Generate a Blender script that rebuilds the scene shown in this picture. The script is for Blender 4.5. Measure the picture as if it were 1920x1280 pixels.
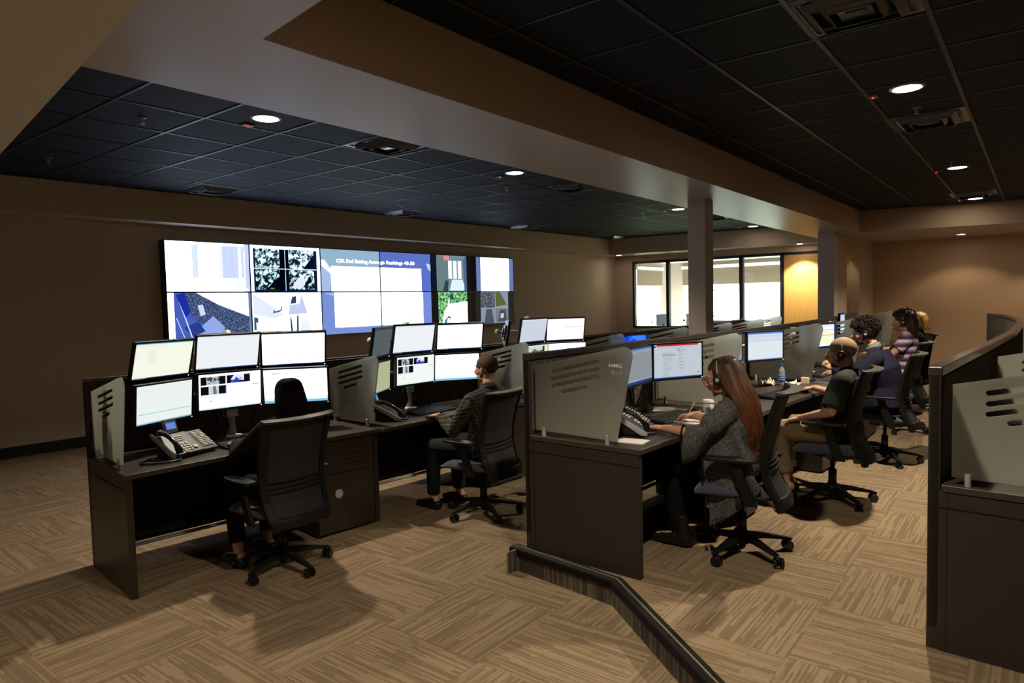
import bpy, bmesh, math, random
from mathutils import Vector, Matrix, Euler
import numpy as np
random.seed(7)
for o in list(bpy.data.objects): bpy.data.objects.remove(o, do_unlink=True)
SC = bpy.context.scene
COL = SC.collection
# ---------------------------------------------------------------- camera
YAW, PITCH, ROLL, FPX, CAMH = 0.663213756, 0.0566375853, -0.023456694, 1268.71537, 1.73
cyw, syw = math.cos(YAW), math.sin(YAW)
fw = Vector((cyw*math.cos(PITCH), syw*math.cos(PITCH), -math.sin(PITCH)))
rt0 = Vector((syw, -cyw, 0)); up0 = rt0.cross(fw)
rt = math.cos(ROLL)*rt0 + math.sin(ROLL)*up0
up = -math.sin(ROLL)*rt0 + math.cos(ROLL)*up0
cd = bpy.data.cameras.new('camera'); cam = bpy.data.objects.new('camera', cd); COL.objects.link(cam)
cam.matrix_world = Matrix(((rt.x, up.x, -fw.x, 0), (rt.y, up.y, -fw.y, 0), (rt.z, up.z, -fw.z, CAMH), (0, 0, 0, 1)))
cd.sensor_width = 36; cd.lens = FPX/1920*36; cd.clip_start = .05; cd.clip_end = 300
SC.camera = cam
# ---------------------------------------------------------------- view, world
SC.view_settings.view_transform = 'Standard'; SC.view_settings.look = 'None'
SC.view_settings.exposure = 0.6; SC.view_settings.gamma = 1; SC.view_settings.use_curve_mapping = False
SC.cycles.max_bounces = 10; SC.cycles.diffuse_bounces = 5; SC.cycles.glossy_bounces = 4; SC.cycles.transmission_bounces = 8
SC.cycles.transparent_max_bounces = 12; SC.cycles.sample_clamp_indirect = 4.0; SC.cycles.caustics_reflective = False; SC.cycles.caustics_refractive = False
SC.cycles.use_denoising = True
W = bpy.data.worlds.new('sky'); SC.world = W; W.use_nodes = True
wn = W.node_tree.nodes; wl = W.node_tree.links
wbg = wn['Background']
# hazy overcast daylight, a touch bluer overhead
wg = wn.new('ShaderNodeTexCoord'); wsx = wn.new('ShaderNodeSeparateXYZ'); wrp = wn.new('ShaderNodeValToRGB')
wl.new(wg.outputs['Generated'], wsx.inputs[0]); wl.new(wsx.outputs[2], wrp.inputs[0]); wl.new(wrp.outputs[0], wbg.inputs[0])
wrp.color_ramp.elements[0].color = (.96, 1.0, .94, 1); wrp.color_ramp.elements[1].color = (.72, .86, 1.0, 1)
wbg.inputs[1].default_value = 8.5
SKYB = wbg

def lamp(name, kind, loc, energy, color, size=.1, rot=None, spot=None, blend=.5, parent=None, sizey=None):
    ld = bpy.data.lights.new(name, kind); ld.energy = energy; ld.color = color
    if kind == 'AREA':
        ld.size = size
        if sizey: ld.shape = 'RECTANGLE'; ld.size_y = sizey
        else: ld.shape = 'DISK'
    elif kind in ('SPOT', 'POINT'): ld.shadow_soft_size = size
    if kind == 'SPOT': ld.spot_size = math.radians(spot or 110); ld.spot_blend = blend
    o = bpy.data.objects.new(name, ld); COL.objects.link(o); o.location = loc
    if rot: o.rotation_euler = rot
    if parent: o.parent = parent
    return o
WARM = (1.0, .84, .63); NEUT = (1.0, .88, .72)
SPOTS = []   # (x, y, energy, colour); the lamps are made together with their fixtures
DL_LEFT = [(3.30, 5.134, 205), (6.66, 5.10, 90), (11.37, 5.08, 55), (15.38, 5.10, 50)]
DL_RIGHT = [(6.12, .84, 340), (10.40, .86, 170), (14.04, .90, 110)]
DL_UNSEEN = [(2.0, .85, 155), (-1.2, 3.6, 90)]   # fixtures of the same kind outside the frame
# ---------------------------------------------------------------- mesh helpers
class MB:
    def __init__(s): s.v = []; s.f = []; s.m = []; s.sm = []
    def add(s, vs, fs, M=None, mi=0, smooth=False):
        n = len(s.v)
        if M is not None: vs = [M @ Vector(p) for p in vs]
        s.v += [tuple(p) for p in vs]
        for f in fs: s.f.append(tuple(i+n for i in f)); s.m.append(mi); s.sm.append(smooth)
        return s
    def box(s, c, d, M=None, mi=0, rz=0, R=None):
        x, y, z = d[0]/2, d[1]/2, d[2]/2
        vs = [Vector((a*x, b*y, e*z)) for a in (-1, 1) for b in (-1, 1) for e in (-1, 1)]
        if R is None and rz: R = Matrix.Rotation(rz, 3, 'Z')
        if R is not None: vs = [R @ p for p in vs]
        vs = [p+Vector(c) for p in vs]
        return s.add(vs, [(0,1,3,2),(4,6,7,5),(0,4,5,1),(2,3,7,6),(0,2,6,4),(1,5,7,3)], M, mi)
    def bb(s, x0, x1, y0, y1, z0, z1, M=None, mi=0):
        return s.box(((x0+x1)/2, (y0+y1)/2, (z0+z1)/2), (abs(x1-x0), abs(y1-y0), abs(z1-z0)), M, mi)
    def quad(s, a, b, c, d, mi=0, M=None): return s.add([a, b, c, d], [(0, 1, 2, 3)], M, mi)
    def tube(s, pts, r, n=10, M=None, mi=0, caps=True, squash=None, smooth=True):
        pts = [Vector(p) for p in pts]; rs = r if isinstance(r, (list, tuple)) else [r]*len(pts)
        vs = []; fs = []; prev = None
        for i, p in enumerate(pts):
            t = (pts[min(i+1, len(pts)-1)]-pts[max(i-1, 0)])
            if t.length < 1e-9: t = Vector((0, 0, 1))
            t.normalize()
            if prev is None:
                a = Vector((0, 0, 1)) if abs(t.z) < .9 else Vector((0, 1, 0))
                u = t.cross(a).normalized()
            else:
                u = (prev-t*prev.dot(t));
                u = u.normalized() if u.length > 1e-6 else t.orthogonal().normalized()
            prev = u; w = t.cross(u)
            q = squash[i] if squash else (1, 1)
            for k in range(n):
                a = 2*math.pi*k/n
                vs.append(p+u*math.cos(a)*rs[i]*q[0]+w*math.sin(a)*rs[i]*q[1])
        for i in range(len(pts)-1):
            for k in range(n):
                k2 = (k+1) % n
                fs.append((i*n+k, i*n+k2, (i+1)*n+k2, (i+1)*n+k))
        s.add(vs, fs, M, mi, smooth)
        if caps:
            m = len(s.v)-len(vs)
            s.f.append(tuple(m+k for k in range(n))[::-1]); s.m.append(mi); s.sm.append(False)
            s.f.append(tuple(m+(len(pts)-1)*n+k for k in range(n))); s.m.append(mi); s.sm.append(False)
        return s
    def cyl(s, c, r, h, n=24, M=None, mi=0, r2=None):
        c = Vector(c); return s.tube([c, c+Vector((0, 0, h))], [r, r if r2 is None else r2], n, M, mi)
    def lathe(s, prof, n=24, M=None, mi=0, c=(0, 0, 0), smooth=True):
        vs = []; fs = []
        for r, z in prof:
            for k in range(n):
                a = 2*math.pi*k/n; vs.append((c[0]+r*math.cos(a), c[1]+r*math.sin(a), c[2]+z))
        for i in range(len(prof)-1):
            for k in range(n):
                k2 = (k+1) % n; fs.append((i*n+k, i*n+k2, (i+1)*n+k2, (i+1)*n+k))
        s.add(vs, fs, M, mi, smooth); m = len(s.v)-len(vs)
        s.f.append(tuple(m+k for k in range(n))[::-1]); s.m.append(mi); s.sm.append(False)
        s.f.append(tuple(m+(len(prof)-1)*n+k for k in range(n))); s.m.append(mi); s.sm.append(False)
        return s
    def ell(s, c, r, R=None, n=14, M=None, mi=0, ns=None):
        vs = []; fs = []; ns = ns or max(6, n//2+2)
        c = Vector(c)
        for i in range(ns+1):
            th = math.pi*i/ns
            for k in range(n):
                ph = 2*math.pi*k/n
                p = Vector((r[0]*math.sin(th)*math.cos(ph), r[1]*math.sin(th)*math.sin(ph), r[2]*math.cos(th)))
                if R is not None: p = R @ p
                vs.append(c+p)
        for i in range(ns):
            for k in range(n):
                k2 = (k+1) % n; fs.append((i*n+k, (i+1)*n+k, (i+1)*n+k2, i*n+k2))
        return s.add(vs, fs, M, mi, True)
    def limb(s, pts, rs, n=12, mi=0):
        s.tube(pts, list(rs), n, mi=mi)
        for p, r in zip(pts, rs): s.ell(p, (r, r, r), n=n, mi=mi)
        return s
    def prism(s, poly, axis, a, b, mi=0, M=None):
        # poly: 2-D outline; axis 'x': poly is (y,z); 'y': (x,z); 'z': (x,y)
        def P(u, v, w): return {'x': (w, u, v), 'y': (u, w, v), 'z': (u, v, w)}[axis]
        n = len(poly); vs = [P(u, v, a) for u, v in poly]+[P(u, v, b) for u, v in poly]
        fs = [tuple(range(n))[::-1], tuple(range(n, 2*n))]+[(i, (i+1) % n, (i+1) % n+n, i+n) for i in range(n)]
        return s.add(vs, fs, M, mi)
    def build(s, name, mats, parent=None, bevel=0, origin=None, seg=2, weld=True, noshade=False):
        me = bpy.data.meshes.new(name)
        o3 = Vector(origin) if origin is not None else None
        me.from_pydata([tuple(Vector(p)-o3) for p in s.v] if o3 is not None else s.v, [], s.f)
        for m in (mats if isinstance(mats, (list, tuple)) else [mats]): me.materials.append(m)
        me.polygons.foreach_set('material_index', s.m)
        if not noshade: me.polygons.foreach_set('use_smooth', s.sm)
        b = bmesh.new(); b.from_mesh(me)
        if weld: bmesh.ops.remove_doubles(b, verts=b.verts, dist=1e-6)
        bmesh.ops.recalc_face_normals(b, faces=b.faces); b.to_mesh(me); b.free(); me.update()
        o = bpy.data.objects.new(name, me); COL.objects.link(o)
        if parent is not None: o.parent = parent
        if bevel:
            m = o.modifiers.new('bevel', 'BEVEL'); m.width = bevel; m.segments = seg; m.limit_method = 'ANGLE'; m.angle_limit = math.radians(40); m.harden_normals = True
        return o
def remesh(mb, name, mat, parent=None, voxel=.006, smooth=4, origin=None):
    me = bpy.data.meshes.new('t'); me.from_pydata(mb.v, [], mb.f); me.update()
    b = bmesh.new(); b.from_mesh(me); bmesh.ops.remove_doubles(b, verts=b.verts, dist=1e-6); bmesh.ops.recalc_face_normals(b, faces=b.faces); b.to_mesh(me); b.free()
    o = bpy.data.objects.new('t', me); COL.objects.link(o)
    m = o.modifiers.new('r', 'REMESH'); m.mode = 'VOXEL'; m.voxel_size = voxel
    if smooth: m = o.modifiers.new('s', 'SMOOTH'); m.factor = .5; m.iterations = smooth
    dg = bpy.context.evaluated_depsgraph_get(); dg.update()
    nm = bpy.data.meshes.new_from_object(o.evaluated_get(dg))
    bpy.data.objects.remove(o, do_unlink=True); bpy.data.meshes.remove(me)
    nm.name = name
    if origin is not None:
        nm.transform(Matrix.Translation(-Vector(origin)))
    nm.materials.clear(); nm.materials.append(mat)
    nm.polygons.foreach_set('use_smooth', [True]*len(nm.polygons)); nm.update()
    r = bpy.data.objects.new(name, nm); COL.objects.link(r)
    if parent is not None: r.parent = parent
    return r
def curve_mesh(outlines, depth):
    """flat plate from closed 2-D outlines (first is the rim, the rest are holes); returns verts, faces in XY, thickness +-depth/2"""
    cu = bpy.data.curves.new('t', 'CURVE'); cu.dimensions = '2D'; cu.fill_mode = 'BOTH'; cu.extrude = depth/2
    for ol in outlines:
        sp = cu.splines.new('POLY'); sp.points.add(len(ol)-1); sp.use_cyclic_u = True
        for i, p in enumerate(ol): sp.points[i].co = (p[0], p[1], 0, 1)
    o = bpy.data.objects.new('t', cu); COL.objects.link(o)
    dg = bpy.context.evaluated_depsgraph_get(); dg.update()
    me = bpy.data.meshes.new_from_object(o.evaluated_get(dg))
    vs = [tuple(v.co) for v in me.vertices]; fs = [tuple(p.vertices) for p in me.polygons]
    bpy.data.objects.remove(o, do_unlink=True); bpy.data.curves.remove(cu); bpy.data.meshes.remove(me)
    return vs, fs
_tc = {}
def text_mesh(txt, size, depth=0, align='LEFT', spacing=1.0, shear=0, offset=0):
    k = (txt, size, depth, align, spacing, shear, offset)
    if k in _tc: return _tc[k]
    cu = bpy.data.curves.new('t', 'FONT'); cu.body = txt; cu.size = size; cu.align_x = align; cu.extrude = depth; cu.space_character = spacing; cu.shear = shear; cu.offset = offset; cu.resolution_u = 3
    o = bpy.data.objects.new('t', cu); COL.objects.link(o)
    dg = bpy.context.evaluated_depsgraph_get(); dg.update()
    me = bpy.data.meshes.new_from_object(o.evaluated_get(dg))
    r = ([tuple(v.co) for v in me.vertices], [tuple(p.vertices) for p in me.polygons])
    bpy.data.objects.remove(o, do_unlink=True); bpy.data.curves.remove(cu); bpy.data.meshes.remove(me)
    _tc[k] = r; return r
def thing(name, label, cat, loc=(0, 0, 0), rz=0, group=None):
    o = bpy.data.objects.new(name, None); COL.objects.link(o); o.location = loc; o.rotation_euler = (0, 0, rz)
    o.empty_display_size = .05
    tag(o, label, cat, group); return o
def tag(o, label, cat, group=None):
    o['label'] = label; o['category'] = cat
    if group: o['group'] = group
    return o
def struct(o): o['kind'] = 'structure'; return o
def copy_tree(o, parent=None):
    c = o.copy(); COL.objects.link(c)
    if parent is not None: c.parent = parent
    for ch in [x for x in bpy.data.objects if x.parent == o]: copy_tree(ch, c)
    return c
def kids(o): return [x for x in bpy.data.objects if x.parent == o]
def dup(root, loc, rz, label, group=None):
    c = root.copy(); COL.objects.link(c)
    for ch in kids(root):
        if ch is c: continue
        copy_tree(ch, c)
    c.location = loc; c.rotation_euler = (0, 0, rz); c['label'] = label
    if group: c['group'] = group
    return c
# ---------------------------------------------------------------- materials
def srgb(r, g, b):
    f = lambda c: c/12.92 if c <= .04045 else ((c+.055)/1.055)**2.4
    return (f(r/255), f(g/255), f(b/255), 1)
def mat(name, color, rough=.6, metal=0, spec=.5, noise=None, bump=None, coat=0, alpha=None, trans=0, ior=1.45, sheen=0):
    m = bpy.data.materials.new(name); m.use_nodes = True; nt = m.node_tree; b = nt.nodes['Principled BSDF']
    c = color if len(color) == 4 else (*color, 1)
    b.inputs['Base Color'].default_value = c; b.inputs['Roughness'].default_value = rough; b.inputs['Metallic'].default_value = metal
    b.inputs['Specular IOR Level'].default_value = spec; b.inputs['Coat Weight'].default_value = coat; b.inputs['IOR'].default_value = ior
    b.inputs['Transmission Weight'].default_value = trans
    if sheen: b.inputs['Sheen Weight'].default_value = sheen
    if alpha is not None: b.inputs['Alpha'].default_value = alpha
    tc = nt.nodes.new('ShaderNodeTexCoord')
    if noise:   # (scale, amount[, stretch])
        n = nt.nodes.new('ShaderNodeTexNoise'); n.inputs['Scale'].default_value = noise[0]; n.inputs['Detail'].default_value = 3
        if len(noise) > 2:
            mp = nt.nodes.new('ShaderNodeMapping'); mp.inputs['Scale'].default_value = noise[2]; nt.links.new(tc.outputs['Object'], mp.inputs[0]); nt.links.new(mp.outputs[0], n.inputs['Vector'])
        else: nt.links.new(tc.outputs['Object'], n.inputs['Vector'])
        r = nt.nodes.new('ShaderNodeValToRGB'); a = noise[1]
        r.color_ramp.elements[0].position = .35; r.color_ramp.elements[1].position = .65
        r.color_ramp.elements[0].color = (c[0]*(1-a), c[1]*(1-a), c[2]*(1-a), 1); r.color_ramp.elements[1].color = (min(1, c[0]*(1+a)), min(1, c[1]*(1+a)), min(1, c[2]*(1+a)), 1)
        nt.links.new(n.outputs['Fac'], r.inputs[0]); nt.links.new(r.outputs[0], b.inputs['Base Color'])
    if bump:    # (scale, strength)
        n2 = nt.nodes.new('ShaderNodeTexNoise'); n2.inputs['Scale'].default_value = bump[0]; n2.inputs['Detail'].default_value = 2
        nt.links.new(tc.outputs['Object'], n2.inputs['Vector'])
        bp = nt.nodes.new('ShaderNodeBump'); bp.inputs['Strength'].default_value = bump[1]; bp.inputs['Distance'].default_value = .004
        nt.links.new(n2.outputs['Fac'], bp.inputs['Height']); nt.links.new(bp.outputs[0], b.inputs['Normal'])
    return m
_em = {}
def emit(color, strength=1.0):
    k = (tuple(round(x, 3) for x in color), strength)
    if k in _em: return _em[k]
    m = bpy.data.materials.new('screen_glow'); m.use_nodes = True; nt = m.node_tree; nt.nodes.clear()
    e = nt.nodes.new('ShaderNodeEmission'); e.inputs[0].default_value = srgb(*color); e.inputs[1].default_value = strength/1.516 if strength < 1.5 else strength
    out = nt.nodes.new('ShaderNodeOutputMaterial'); nt.links.new(e.outputs[0], out.inputs[0]); _em[k] = m; return m
def translu(m, c, f):
    nt = m.node_tree; t = nt.nodes.new('ShaderNodeBsdfTranslucent'); t.inputs[0].default_value = (*c, 1); x = nt.nodes.new('ShaderNodeMixShader'); x.inputs[0].default_value = f
    nt.links.new(nt.nodes['Principled BSDF'].outputs[0], x.inputs[1]); nt.links.new(t.outputs[0], x.inputs[2]); nt.links.new(x.outputs[0], nt.nodes['Material Output'].inputs[0])
PAINT = mat('tan_wall_paint', (.54, .44, .345), .75, bump=(260, .08), spec=.3)
PAINT_DARK = mat('deep_tan_wall_paint', (.62, .45, .30), .75, bump=(260, .08), spec=.3)
SOFFIT = mat('satin_soffit_paint', (.47, .42, .37), .38, bump=(260, .05), spec=.4)
COLUMN = mat('column_paint', (.64, .54, .47), .6, bump=(260, .06), spec=.3)
BASEB = mat('dark_rubber_base', (.014, .012, .011), .5)
TILE = mat('dark_ceiling_tile', (.009, .0145, .025), .7, noise=(400, .25), bump=(500, .2), spec=.22)
TBAR = mat('painted_grid_bar', (.026, .032, .042), .42, spec=.4)
BLACKM = mat('black_metal', (.012, .012, .013), .35, spec=.5)
DARKFR = mat('dark_window_frame', (.010, .011, .013), .4)
LAM = mat('grey_brown_laminate', (.040, .034, .030), .42, noise=(300, .10), spec=.5)
LAMB = mat('brown_laminate', (.038, .027, .019), .40, noise=(300, .10), spec=.5)
TOPM = mat('worktop_laminate', (.060, .048, .036), .33, noise=(350, .22), spec=.5)
EDGE = mat('worktop_edge', (.040, .033, .027), .4)
INNER = mat('black_modesty', (.008, .007, .007), .7)
ALU = mat('brushed_aluminium', (.55, .56, .58), .38, metal=.35)
SILVER = mat('silver_plastic', (.50, .50, .50), .4, metal=.2)
BLACKP = mat('black_plastic', (.010, .010, .011), .38, spec=.5)
BLACKG = mat('glossy_black', (.008, .008, .009), .15, spec=.6)
CHAIRP = mat('charcoal_chair_plastic', (.0075, .0075, .0075), .55, spec=.3)
CHAIRTOP = mat('chair_top_lip', (.05, .048, .045), .42)
SEATF = mat('blue_grey_seat_fabric', (.050, .058, .100), .9, noise=(500, .3), sheen=.4)
WHITE = mat('white_paper', (.78, .76, .72), .7)
WHITEP = mat('white_plastic', (.75, .74, .70), .4)
GREY = mat('grey_plastic', (.16, .16, .165), .45)
WOOD = mat('honey_wood_panel', (.64, .39, .125), .35, noise=(6, .12, (1, 14, .5)), spec=.5)
SHADE = mat('roller_shade', (.16, .125, .085), .9, noise=(700, .1)); translu(SHADE, (.50, .42, .29), .008)
WHITEFR = mat('white_window_frame', (.75, .74, .72), .4)
def speckle():
    m = bpy.data.materials.new('speckled_tackboard'); m.use_nodes = True; nt = m.node_tree; b = nt.nodes['Principled BSDF']
    tc = nt.nodes.new('ShaderNodeTexCoord'); n = nt.nodes.new('ShaderNodeTexNoise'); n.inputs['Scale'].default_value = 190; n.inputs['Detail'].default_value = 1
    r = nt.nodes.new('ShaderNodeValToRGB'); r.color_ramp.interpolation = 'LINEAR'
    r.color_ramp.elements[0].position = .46; r.color_ramp.elements[0].color = (.020, .015, .011, 1); r.color_ramp.elements[1].position = .62; r.color_ramp.elements[1].color = (.17, .14, .105, 1)
    nt.links.new(tc.outputs['Object'], n.inputs['Vector']); nt.links.new(n.outputs['Fac'], r.inputs[0]); nt.links.new(r.outputs[0], b.inputs['Base Color']); b.inputs['Roughness'].default_value = .95
    return m
TACK = speckle()
def frosted():
    m = bpy.data.materials.new('frosted_acrylic'); m.use_nodes = True; nt = m.node_tree; nt.nodes.clear()
    out = nt.nodes.new('ShaderNodeOutputMaterial')
    d = nt.nodes.new('ShaderNodeBsdfDiffuse'); d.inputs[0].default_value = (.40, .375, .33, 1)
    t = nt.nodes.new('ShaderNodeBsdfTranslucent'); t.inputs[0].default_value = (.78, .78, .70, 1)
    g = nt.nodes.new('ShaderNodeBsdfGlossy'); g.inputs[0].default_value = (1, 1, 1, 1); g.inputs[1].default_value = .32
    rf = nt.nodes.new('ShaderNodeBsdfRefraction'); rf.inputs[0].default_value = (.85, .88, .87, 1); rf.inputs['Roughness'].default_value = .45; rf.inputs['IOR'].default_value = 1.2
    m1 = nt.nodes.new('ShaderNodeMixShader'); m1.inputs[0].default_value = .76
    m2 = nt.nodes.new('ShaderNodeMixShader'); m2.inputs[0].default_value = .48
    m3 = nt.nodes.new('ShaderNodeMixShader'); m3.inputs[0].default_value = .05
    nt.links.new(d.outputs[0], m1.inputs[1]); nt.links.new(t.outputs[0], m1.inputs[2]); nt.links.new(m1.outputs[0], m2.inputs[1]); nt.links.new(rf.outputs[0], m2.inputs[2])
    nt.links.new(m2.outputs[0], m3.inputs[1]); nt.links.new(g.outputs[0], m3.inputs[2]); nt.links.new(m3.outputs[0], out.inputs[0]); return m
FROST = frosted()
def glassm():
    m = bpy.data.materials.new('clear_glass'); m.use_nodes = True; nt = m.node_tree; nt.nodes.clear()
    out = nt.nodes.new('ShaderNodeOutputMaterial'); t = nt.nodes.new('ShaderNodeBsdfTransparent'); t.inputs[0].default_value = (.97, .985, .98, 1)
    g = nt.nodes.new('ShaderNodeBsdfGlossy'); g.inputs[1].default_value = .02
    fr = nt.nodes.new('ShaderNodeFresnel'); fr.inputs[0].default_value = 1.3
    mx = nt.nodes.new('ShaderNodeMixShader'); ge = nt.nodes.new('ShaderNodeNewGeometry'); mu = nt.nodes.new('ShaderNodeMath'); mu.operation = 'MULTIPLY'; iv = nt.nodes.new('ShaderNodeMath'); iv.operation = 'SUBTRACT'; iv.inputs[0].default_value = 1; nt.links.new(ge.outputs['Backfacing'], iv.inputs[1]); nt.links.new(iv.outputs[0], mu.inputs[0]); nt.links.new(fr.outputs[0], mu.inputs[1]); nt.links.new(mu.outputs[0], mx.inputs[0]); nt.links.new(t.outputs[0], mx.inputs[1]); nt.links.new(g.outputs[0], mx.inputs[2]); nt.links.new(mx.outputs[0], out.inputs[0]); return m
GLASS = glassm()
def carpet(name, ox, oy, px_, py_, light, dark):
    m = bpy.data.materials.new(name); m.use_nodes = True; nt = m.node_tree; N = nt.nodes; L = nt.links; b = N['Principled BSDF']; b.inputs['Roughness'].default_value = .95; b.inputs['Specular IOR Level'].default_value = .15
    tc = N.new('ShaderNodeTexCoord'); sp = N.new('ShaderNodeSeparateXYZ'); L.new(tc.outputs['Object'], sp.inputs[0])
    def M(op, a, bb=None, c=None):
        n = N.new('ShaderNodeMath'); n.operation = op
        for i, v in enumerate((a, bb, c)):
            if v is None: continue
            if isinstance(v, (int, float)): n.inputs[i].default_value = v
            else: L.new(v, n.inputs[i])
        return n.outputs[0]
    X = M('DIVIDE', M('SUBTRACT', sp.outputs[0], ox), px_); Y = M('DIVIDE', M('SUBTRACT', sp.outputs[1], oy), py_)
    # the riser faces are vertical: use height as well so that the pattern runs down them
    ix = M('FLOOR', X); iy = M('FLOOR', Y); par = M('ABSOLUTE', M('MODULO', M('ADD', ix, iy), 2))
    fx = M('FRACT', X); fy = M('FRACT', Y)
    inv = M('SUBTRACT', 1, par)
    u = M('ADD', M('MULTIPLY', fx, inv), M('MULTIPLY', fy, par)); v = M('ADD', M('MULTIPLY', fy, inv), M('MULTIPLY', fx, par))
    tid = M('ADD', M('MULTIPLY', ix, 7.31), M('MULTIPLY', iy, 3.77))
    def streak(nv, nu, seed):
        vr = M('FLOOR', M('MULTIPLY', v, nv))
        w = N.new('ShaderNodeTexWhiteNoise'); w.noise_dimensions = '2D'
        cb = N.new('ShaderNodeCombineXYZ'); L.new(vr, cb.inputs[0]); L.new(M('ADD', tid, seed), cb.inputs[1]); L.new(cb.outputs[0], w.inputs['Vector'])
        ur = M('FLOOR', M('ADD', M('MULTIPLY', u, nu), M('MULTIPLY', w.outputs['Value'], 9)))
        w2 = N.new('ShaderNodeTexWhiteNoise'); w2.noise_dimensions = '3D'
        cb2 = N.new('ShaderNodeCombineXYZ'); L.new(vr, cb2.inputs[0]); L.new(ur, cb2.inputs[1]); L.new(M('ADD', tid, seed), cb2.inputs[2]); L.new(cb2.outputs[0], w2.inputs['Vector'])
        return w2.outputs['Value']
    a = streak(62, 2.0, 0); c = streak(27, 1.6, 5.5)
    s = M('ADD', M('MULTIPLY', a, .62), M('MULTIPLY', c, .38))
    alt = M('MULTIPLY', M('MODULO', M('FLOOR', M('MULTIPLY', v, 62)), 2), .16)
    s = M('ADD', s, alt)
    nz = N.new('ShaderNodeTexNoise'); nz.inputs['Scale'].default_value = 260; nz.inputs['Detail'].default_value = 2; L.new(tc.outputs['Object'], nz.inputs['Vector'])
    s = M('ADD', s, M('MULTIPLY', M('SUBTRACT', nz.outputs['Fac'], .5), .55))
    r = N.new('ShaderNodeValToRGB'); r.color_ramp.elements[0].position = .46; r.color_ramp.elements[0].color = (*dark, 1); r.color_ramp.elements[1].position = .70; r.color_ramp.elements[1].color = (*light, 1)
    L.new(s, r.inputs[0])
    # tile joints
    ed = M('MINIMUM', M('MINIMUM', fx, M('SUBTRACT', 1, fx)), M('MINIMUM', fy, M('SUBTRACT', 1, fy)))
    jt = M('LESS_THAN', ed, .003)
    mx = N.new('ShaderNodeMixRGB'); mx.inputs[2].default_value = (dark[0]*.55, dark[1]*.55, dark[2]*.55, 1); L.new(M('MULTIPLY', jt, .35), mx.inputs[0]); L.new(r.outputs[0], mx.inputs[1]); L.new(mx.outputs[0], b.inputs['Base Color'])
    bp = N.new('ShaderNodeBump'); bp.inputs['Strength'].default_value = .5; bp.inputs['Distance'].default_value = .003; L.new(s, bp.inputs['Height']); L.new(bp.outputs[0], b.inputs['Normal'])
    return m
CARL, CARD = (.325, .242, .155), (.205, .148, .093)
CARPET = carpet('tufted_carpet_tile_lower', 1.115-.636*40, 2.12-.655*40, .636, .655, CARL, CARD)
CARPET_UP = carpet('tufted_carpet_tile_upper', 3.012-.633*40, .857-.64*40, .633, .64, CARL, CARD)
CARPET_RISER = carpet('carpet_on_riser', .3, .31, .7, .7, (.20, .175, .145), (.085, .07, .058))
# ---------------------------------------------------------------- room shell
SO, CE = 2.92, 3.32             # soffit underside, dark ceiling
def fy_(x, off=0): return 9.249+off-.0367*(x-4.438)      # left fascia line (slightly skewed to the beams)
ZF = .14
plat = [(3.30, 2.66), (3.384, 2.64), (3.288, 1.892), (2.619, 1.065), (1.60, -.195), (-3.0, -5.88), (-3.0, -6.0), (18.2, -6.0), (18.2, 3.1), (14.0, 3.1), (14.0, 2.95), (11, 2.72), (7, 2.56), (5, 2.62)]
mb = MB(); mb.quad((-6, -6.5, 0), (18.5, -6.5, 0), (18.5, 11, 0), (-6, 11, 0)); mb.quad((-6, -6.5, -.1), (18.5, -6.5, -.1), (18.5, 11, -.1), (-6, 11, -.1))
struct(mb.build('floor', CARPET))
mb = MB(); P = plat; n = len(P)
mb.add([(x, y, ZF) for x, y in P]+[(x, y, 0.0) for x, y in P], [tuple(range(n))])
for i in range(n): mb.add([(*P[i], ZF-.001), (*P[(i+1) % n], ZF-.001), (*P[(i+1) % n], 0), (*P[i], 0)], [(0, 1, 2, 3)], mi=1)
struct(mb.build('floor_platform', [CARPET_UP, CARPET_RISER], noshade=True))
# black stair nosing along the platform edge
NOSE = mat('black_rubber_nosing', (.005, .0045, .004), .6, spec=.25)
def sweep(path, prof, name, m, closed=False):
    """sweep a 2-D profile (out, z) along a floor path with mitred corners"""
    mb = MB(); k = len(prof); pts = [Vector((x, y)) for x, y in path]; vs = []
    for i, p in enumerate(pts):
        d1 = (pts[i]-pts[i-1]).normalized() if i else (pts[1]-pts[0]).normalized()
        d2 = (pts[i+1]-pts[i]).normalized() if i < len(pts)-1 else d1
        n1 = Vector((-d1.y, d1.x)); n2 = Vector((-d2.y, d2.x)); nn = (n1+n2).normalized(); sc = 1/max(.3, nn.dot(n1))
        vs += [(p.x+nn.x*o*sc, p.y+nn.y*o*sc, z) for o, z in prof]
    fs = [(i*k+j, i*k+(j+1) % k, (i+1)*k+(j+1) % k, (i+1)*k+j) for i in range(len(pts)-1) for j in range(k)]
    fs += [tuple(range(k)), tuple((len(pts)-1)*k+j for j in range(k))[::-1]]
    mb.add(vs, fs); return mb.build(name, m)
edge = [(3.384, 2.70), (3.384, 2.64), (3.288, 1.892), (2.619, 1.065), (1.60, -.195), (-3.0, -5.88)]
edge = [(a, b) for a, b in edge]
prof = [(-.075, ZF+.001), (-.07, ZF+.007)]+[(o, ZF+.007+(.0025 if i % 2 else 0)) for i, o in enumerate(np.linspace(-.066, -.004, 14))]+[(.004, ZF+.006), (.008, ZF-.002), (.008, ZF-.036), (-.001, ZF-.036), (-.001, ZF-.01)]
# outward side of the path is -X: the path runs towards -Y, so its left normal points +X; flip
struct(sweep(edge, [(-o, z) for o, z in prof], 'trim_1', NOSE))
struct(sweep(edge, [(.030, ZF+.0075), (.030, ZF+.0112), (.040, ZF+.0112), (.040, ZF+.0075)], 'trim_2', mat('tan_nosing_inlay', (.20, .155, .10), .6)))
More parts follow.
